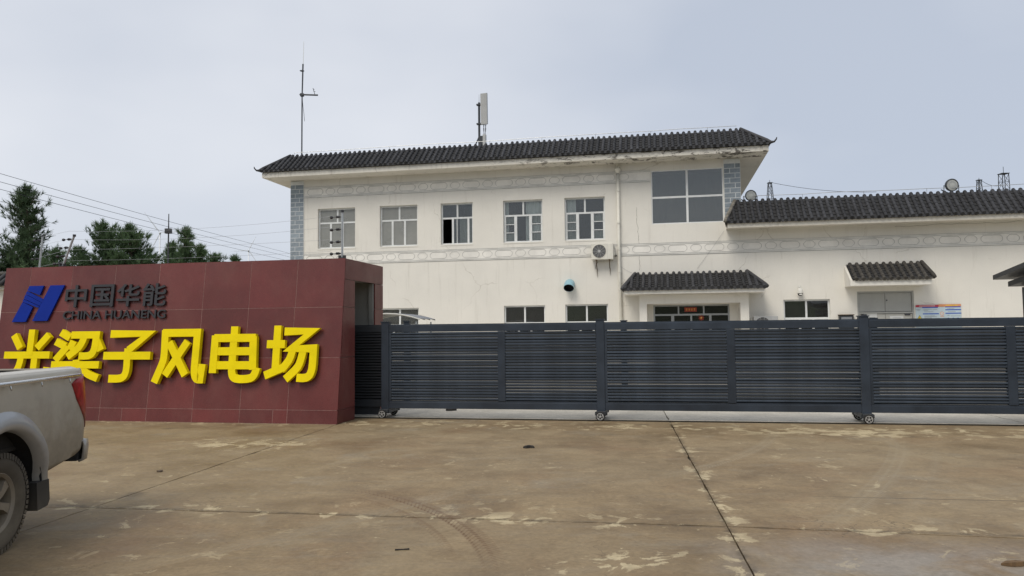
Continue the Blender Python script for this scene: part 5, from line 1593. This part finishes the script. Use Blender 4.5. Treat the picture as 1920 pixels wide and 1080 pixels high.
for k, (za, zb, zc_) in enumerate(((3.80, 3.72, 3.95), (3.60, 3.555, 3.76), (3.36, 3.34, 3.48), (3.14, 3.12, 3.25))):
    A, B, C_ = Vector((-0.38, 0.52, za)), Vector((-6.02, 0.52, zb)), Vector((-8.75, 2.72, zc_))
    pts = []
    for i in range(13):
        f = i / 12
        p = A.lerp(B, f); p.z -= 0.10 * 4 * f * (1 - f) * (0.9 if k < 2 else 0.25)
        pts.append(swp(*p))
    for i in range(1, 5):
        pts.append(swp(*B.lerp(C_, i / 4)))
    o = MB().tube(pts, 0.0026, 4).build('fence_wire', 'wire_steel')
    tag(o, f'{names[k]} of the thin electric fence wires above the red wall', 'wire', 'electric fence wires')

# tiled perimeter wall behind the name wall
pw = thing('perimeter_wall', 'white perimeter wall with dark tiled coping at the left edge behind the red wall', 'wall', swp(-4.5, 2.75, 0), R(-11.0))
MB().box(-14, 0, -0.12, 0.12, -0.1, 2.72).build('wall', 'plaster', pw)
MB().box(-14, 0, -0.24, 0.24, 2.72, 2.80).build('ledge', 'plaster', pw)
cp = MB().prism([(-0.34, 2.80), (0.0, 3.06), (0.34, 2.80)], 'x', -14, 0).build('coping', 'pan_tile', pw)
me_c = MB().tube([(0, -0.36, 2.82), (0, -0.18, 2.955), (0, 0.0, 3.09)], [0.058, 0.055, 0.05], 8).tube([(0, 0.0, 3.09), (0, 0.18, 2.955), (0, 0.36, 2.82)], [0.05, 0.055, 0.058], 8).mesh('tile_row', 'roof_tile', True)
for i in range(72):
    link('tile_row', me_c, cp, (-13.9 + i * 0.193, 0, 0))
MB().tube([(-14, 0, 3.11), (0, 0, 3.11)], 0.05, 8).build('ridge', 'old_tile', pw)

# ------------------------------------------------------------------ far things
mst = thing('lightning_mast', 'thin steel pole with a small box between the pines', 'mast', (-13.8, 30, 0))
MB().tube([(0, 0, -0.1), (0, 0, 5.0), (0, 0, 6.45)], [0.05, 0.035, 0.018], 8).build('pole', 'dark_steel', mst)
MB().bbox(-0.12, 0.12, -0.10, 0.06, 5.65, 5.85, 0.01).build('box', 'dark_plastic', mst)

for k, (z0, z1, w_) in enumerate(((8.25, 8.95, 'highest'), (7.92, 8.62, 'middle'), (7.62, 8.22, 'lowest'))):
    pts = []
    for i in range(25):
        f = i / 24
        y = 8 + 112 * f
        x = -20.65 - 0.007 * (y - 30)
        z = z0 + (z1 - z0) * (y - 30) / 40 - 0.35 * math.sin(math.pi * min(1, max(0, (y - 8) / 62))) * 0.6 + 0.10
        pts.append((x + (-0.02 if k else 0.0), y, z))
    o = MB().tube(pts, 0.010, 5).build('power_line', 'wire_dark')
    tag(o, f'{w_} of three power lines sloping down across the left sky', 'power line', 'power lines in the left sky')

def turbine(label, hubp, blade, ang0, rz, tw):
    t_ = thing('wind_turbine', label, 'wind turbine', (hubp[0], hubp[1], -0.09), rz)
    h = hubp[2]
    MB().tube([(0, 0, 0), (0, 0, h)], [tw, tw * 0.6], 12).build('tower', 'turbine_white', t_, smooth=True)
    MB().box(-1.8, 1.8, -4.5, 5, h - 1.6, h + 1.8).build('nacelle', 'turbine_white', t_)
    MB().lathe([(0, -7.5), (1.4, -6.5), (1.8, -4.6)], 14, 'y', (0, 0, h)).build('rotor_hub', 'turbine_white', t_, smooth=True)
    for k in range(3):
        a = ang0 + k * 2 * math.pi / 3
        c, s_ = math.cos(a), math.sin(a)
        prof = [(0, 0.9), (0.12, 1.0), (0.22, 1.9), (0.5, 1.3), (0.8, 0.7), (1.0, 0.12)]
        mb = MB(); vs = []
        for f, w_ in prof:
            r_ = f * blade
            for q, th in ((-0.5, 0), (0, 0.35), (0.7, 0), (0, -0.35)):
                vs.append((c * r_ - s_ * w_ * q, -5.6 + th, h + s_ * r_ + c * w_ * q))
        mb.add(vs, [(i * 4 + k2, i * 4 + (k2 + 1) % 4, (i + 1) * 4 + (k2 + 1) % 4, (i + 1) * 4 + k2) for i in range(5) for k2 in range(4)])
        mb.build('blade', 'turbine_white', t_)
turbine('pale wind turbine beside the thin mast, one blade pointing down left', (-660, 1400, 190), 46, R(246), R(25), 2.2)
turbine('faint distant wind turbine just above the red wall near the building', (-634, 1800, 199), 40, R(64), R(18), 2.6)

def lattice(label, base, h, w0, w1, rod=0.5):
    L_ = thing('lattice_tower', label, 'tower', base)
    mb = MB()
    cs = ((-1, -1), (1, -1), (1, 1), (-1, 1))
    for sx, sy in cs:
        mb.tube([(sx * w0 / 2, sy * w0 / 2, 0), (sx * w1 / 2, sy * w1 / 2, h)], 0.03, 4)
    mb.build('legs', 'dark_steel', L_)
    mb = MB()
    n = max(6, int(h / 0.62))
    for i in range(n):
        za, zb = h * i / n, h * (i + 1) / n
        wa, wb = w0 + (w1 - w0) * i / n, w0 + (w1 - w0) * (i + 1) / n
        for q in range(4):
            a, b = cs[q], cs[(q + 1) % 4]
            if i % 2: a, b = b, a
            mb.tube([(a[0] * wa / 2, a[1] * wa / 2, za), (b[0] * wb / 2, b[1] * wb / 2, zb)], 0.016, 4)
            mb.tube([(a[0] * wb / 2, a[1] * wb / 2, zb), (b[0] * wb / 2, b[1] * wb / 2, zb)], 0.014, 4)
    mb.build('bracing', 'dark_steel', L_)
    MB().tube([(0, 0, h - 0.1), (0, 0, h + rod)], 0.02, 5).box(-w1 / 2 - 0.06, w1 / 2 + 0.06, -w1 / 2 - 0.06, w1 / 2 + 0.06, h, h + 0.05).build('lightning_rod', 'dark_steel', L_)
    return L_
lattice('thin lattice tower beyond the wing roof, nearest to the two-storey block', (20.9, 60, -0.09), 13.35, 2.2, 0.22, 0.25)
lattice('small lattice tower beyond the wing roof, just right of the far floodlight', (37.8, 60, -0.09), 13.4, 1.6, 0.22, 0.2)
lattice('taller lattice tower with a platform top at the far right beyond the roof', (39.8, 60, -0.09), 13.9, 1.1, 0.5, 0.6)
for nm, a, b in (('long sagging wire running right from the left lattice tower', (20.95, 59.9, 13.3), (28.5, 58, 12.1)), ('short wire between the two right lattice towers', (37.85, 59.9, 13.35), (39.6, 59.9, 12.9))):
    A, B = Vector(a), Vector(b)
    pts = [A.lerp(B, i / 8) - Vector((0, 0, 0.25 * 4 * (i / 8) * (1 - i / 8))) for i in range(9)]
    o = MB().tube(pts, 0.018, 4).build('tower_wire', 'wire_dark')
    tag(o, nm, 'wire')

# ------------------------------------------------------------------ pines
def pine(label, x, y, H, crown, seed, mat='pine_needles', lean=0.0, zlow=0.25, dens=1.0, tuft=0.26):
    r_ = random.Random(seed)
    T = thing('pine_tree', label, 'tree', (x, y, -0.09), 0, 'pines beyond the wall')
    n = 10
    tr = [(lean * (i / n) * H + 0.10 * math.sin(i * 1.3 + seed) * (i / n), 0.08 * math.cos(i + seed) * (i / n), H * i / n) for i in range(n + 1)]
    wood = MB().tube(tr, [0.16 * (1 - 0.92 * i / n) * H / 8 + 0.01 for i in range(n + 1)], 8)
    fv, ff = [], []
    def add_tuft(p, d, L):
        m_ = r_.randint(11, 15)
        o = d.orthogonal().normalized(); b = d.cross(o)
        for k in range(m_):
            a = r_.uniform(0, 2 * math.pi); sp = r_.uniform(0.25, 1.1)
            dd = (d + (o * math.cos(a) + b * math.sin(a)) * sp).normalized()
            q = p + d * r_.uniform(-0.12, 0.10)
            l = L * r_.uniform(0.7, 1.2)
            side = dd.cross(Vector((r_.uniform(-1, 1), r_.uniform(-1, 1), r_.uniform(-1, 1))))
            side = side.normalized() * 0.016 if side.length > 1e-4 else Vector((0.016, 0, 0))
            i0 = len(fv)
            fv.extend([tuple(q - side), tuple(q + side), tuple(q + dd * l)])
            ff.append((i0, i0 + 1, i0 + 2))
    z = H * zlow
    while z < H * 0.985:
        f = (z / H - zlow) / (1 - zlow)
        rad = crown * (1 - f) ** 0.8 * (0.75 + 0.25 * math.sin(f * 11 + seed)) + 0.10
        for k in range(r_.randint(3, 5)):
            a = r_.uniform(0, 2 * math.pi)
            L = rad * r_.uniform(0.35, 1.25)
            base = Vector((lean * z + 0.1 * math.sin(z / H * n * 1.3 + seed) * z / H, 0, z))
            dirv = Vector((math.cos(a), math.sin(a), r_.uniform(0.1, 0.6)))
            pts = [base + dirv * L * q / 4 + Vector((0, 0, 0.32 * L * (q / 4) ** 2)) for q in range(5)]
            wood.tube(pts, [0.03, 0.024, 0.018, 0.012, 0.006], 4)
            m_ = max(3, int(L / 0.15 * dens))
            for q in range(m_):
                u_ = 0.22 + 0.78 * (q + r_.random()) / m_
                i = min(3, int(u_ * 4)); p = pts[i].lerp(pts[i + 1], u_ * 4 - i)
                for s_ in range(2):
                    off = Vector((r_.gauss(0, 1), r_.gauss(0, 1), r_.gauss(0.2, 0.6))) * 0.16 * L ** 0.5
                    dd = (dirv.normalized() * 0.6 + Vector((r_.gauss(0, 0.4), r_.gauss(0, 0.4), 0.75 + r_.gauss(0, 0.3)))).normalized()
                    add_tuft(p + off, dd, tuft)
        z += r_.uniform(0.10, 0.22) * (1.3 if f < 0.3 else 1.0)
    for q in range(7):
        add_tuft(Vector(tr[-1]) - Vector((0, 0, 0.09 * q)), Vector((r_.gauss(0, 0.12), r_.gauss(0, 0.12), 1)).normalized(), tuft)
    wood.build('trunk', 'trunk', T)
    me = bpy.data.meshes.new('crown'); me.from_pydata(fv, [], ff); me.materials.append(MATS[mat]); me.update()
    link('crown', me, T)
    return T
pine('tallest dark pine at the left edge of the picture', -22.9, 35, 8.75, 2.4, 11, 'dark_needles', 0.012, 0.2, 1.25)
pine('dark bushy pine cut off by the left edge, lower than its neighbour', -24.6, 34, 6.8, 2.9, 12, 'dark_needles', 0.0, 0.15, 1.5)
pine('left of the two joined pines in the middle above the red wall', -20.75, 38, 7.35, 2.7, 23, 'pine_needles', 0.0, 0.2, 1.8)
pine('right of the two joined pines in the middle above the red wall', -19.35, 38, 7.15, 3.0, 37, 'pine_needles', 0.0, 0.2, 1.8)
pine('small slim pine directly behind the thin mast', -19.2, 42, 6.75, 1.7, 41, 'pine_needles', 0.0, 0.3, 1.2)
pine('pointed pine just right of the thin mast', -17.55, 40, 7.3, 1.7, 53, 'pine_needles', 0.0, 0.3, 1.3)
pine('small pale pine on the right flank of the pointed pine', -16.75, 40, 6.4, 1.3, 59, 'pine_needles', 0.0, 0.3, 1.2)
pine('low pine top farther right above the red wall', -17.8, 45, 6.4, 1.9, 61, 'pine_needles', 0.0, 0.3, 1.2)
pine('tiny pine top rightmost above the red wall', -16.6, 45, 6.28, 0.55, 67, 'pine_needles', 0.0, 0.3, 1.2)
pine('low bushy pine between the leaning fence post and the tallest pine', -20.3, 33, 5.4, 2.2, 71, 'pine_needles', 0.0, 0.3, 1.4)
pine('low pine bush left of the joined pines', -21.9, 38, 6.1, 2.4, 73, 'pine_needles', 0.0, 0.3, 1.6)

# wooded rise across the road behind the viewer, mirrored in the ground-floor glass
mb = MB()
nx, ny = 60, 14
r_ = random.Random(5)
for j in range(ny):
    for i in range(nx):
        x = -220 + 440 * i / (nx - 1); y = -38 - 150 * j / (ny - 1)
        h = (1 - math.exp(-j * 0.5)) * (13 + 5 * math.sin(i * 0.45) + 4 * math.sin(i * 0.17 + 2)) + r_.uniform(-0.8, 0.8) * (j > 0)
        mb.v.append((x, y, h - 0.2))
mb.f = [(j * nx + i, j * nx + i + 1, (j + 1) * nx + i + 1, (j + 1) * nx + i) for j in range(ny - 1) for i in range(nx - 1)]
structure(mb.build('hill', 'hill_green', None, True))

# ------------------------------------------------------------------ litter on the concrete
def scrap(name, label, cat, x, y, pts, h, mat):
    o = MB().prism(pts, 'z', 0.0, h).build(name, mat, None, loc=(x, y, 0.002))
    bm = bmesh.new(); bm.from_mesh(o.data)
    for v_ in bm.verts:
        v_.co.z += abs(math.sin(v_.co.x * 40 + v_.co.y * 23)) * h * 1.5 if v_.co.z > 0 else 0
    bm.to_mesh(o.data); bm.free()
    return tag(o, label, cat)
scrap('rubber_scrap', 'small black scrap lying alone on the concrete in front of the gate', 'scrap', 0.20, 10.53, [(-0.07, -0.02), (-0.02, -0.05), (0.03, -0.01), (0.09, -0.03), (0.07, 0.04), (0.01, 0.03), (-0.04, 0.05)], 0.015, 'scrap_dark')
scrap('dead_leaf', 'curled brown dead leaf at the bottom right corner of the concrete', 'leaf', 3.40, 5.22, [(-0.08, 0), (-0.03, -0.035), (0.05, -0.03), (0.10, 0.0), (0.04, 0.03), (-0.03, 0.03)], 0.012, 'dry_leaf')
scrap('twig', 'short dark twig on the concrete at the bottom left of centre', 'twig', -0.84, 5.72, [(-0.055, -0.012), (0.0, 0.002), (0.05, 0.004), (0.05, 0.010), (0.0, 0.009), (-0.055, -0.005)], 0.005, 'scrap_dark')
scrap('mud_clod', 'small brown mud clod on the concrete between truck and red wall', 'clod', -4.2, 9.0, [(-0.03, -0.015), (0.0, -0.025), (0.03, -0.01), (0.025, 0.02), (-0.015, 0.022)], 0.008, 'trunk')
scrap('rag', 'flat dark rag on the pale concrete behind the gate', 'rag', -1.28, 15.49, [(-0.10, -0.03), (-0.03, -0.06), (0.07, -0.03), (0.12, 0.02), (0.03, 0.05), (-0.06, 0.04)], 0.015, 'scrap_dark')
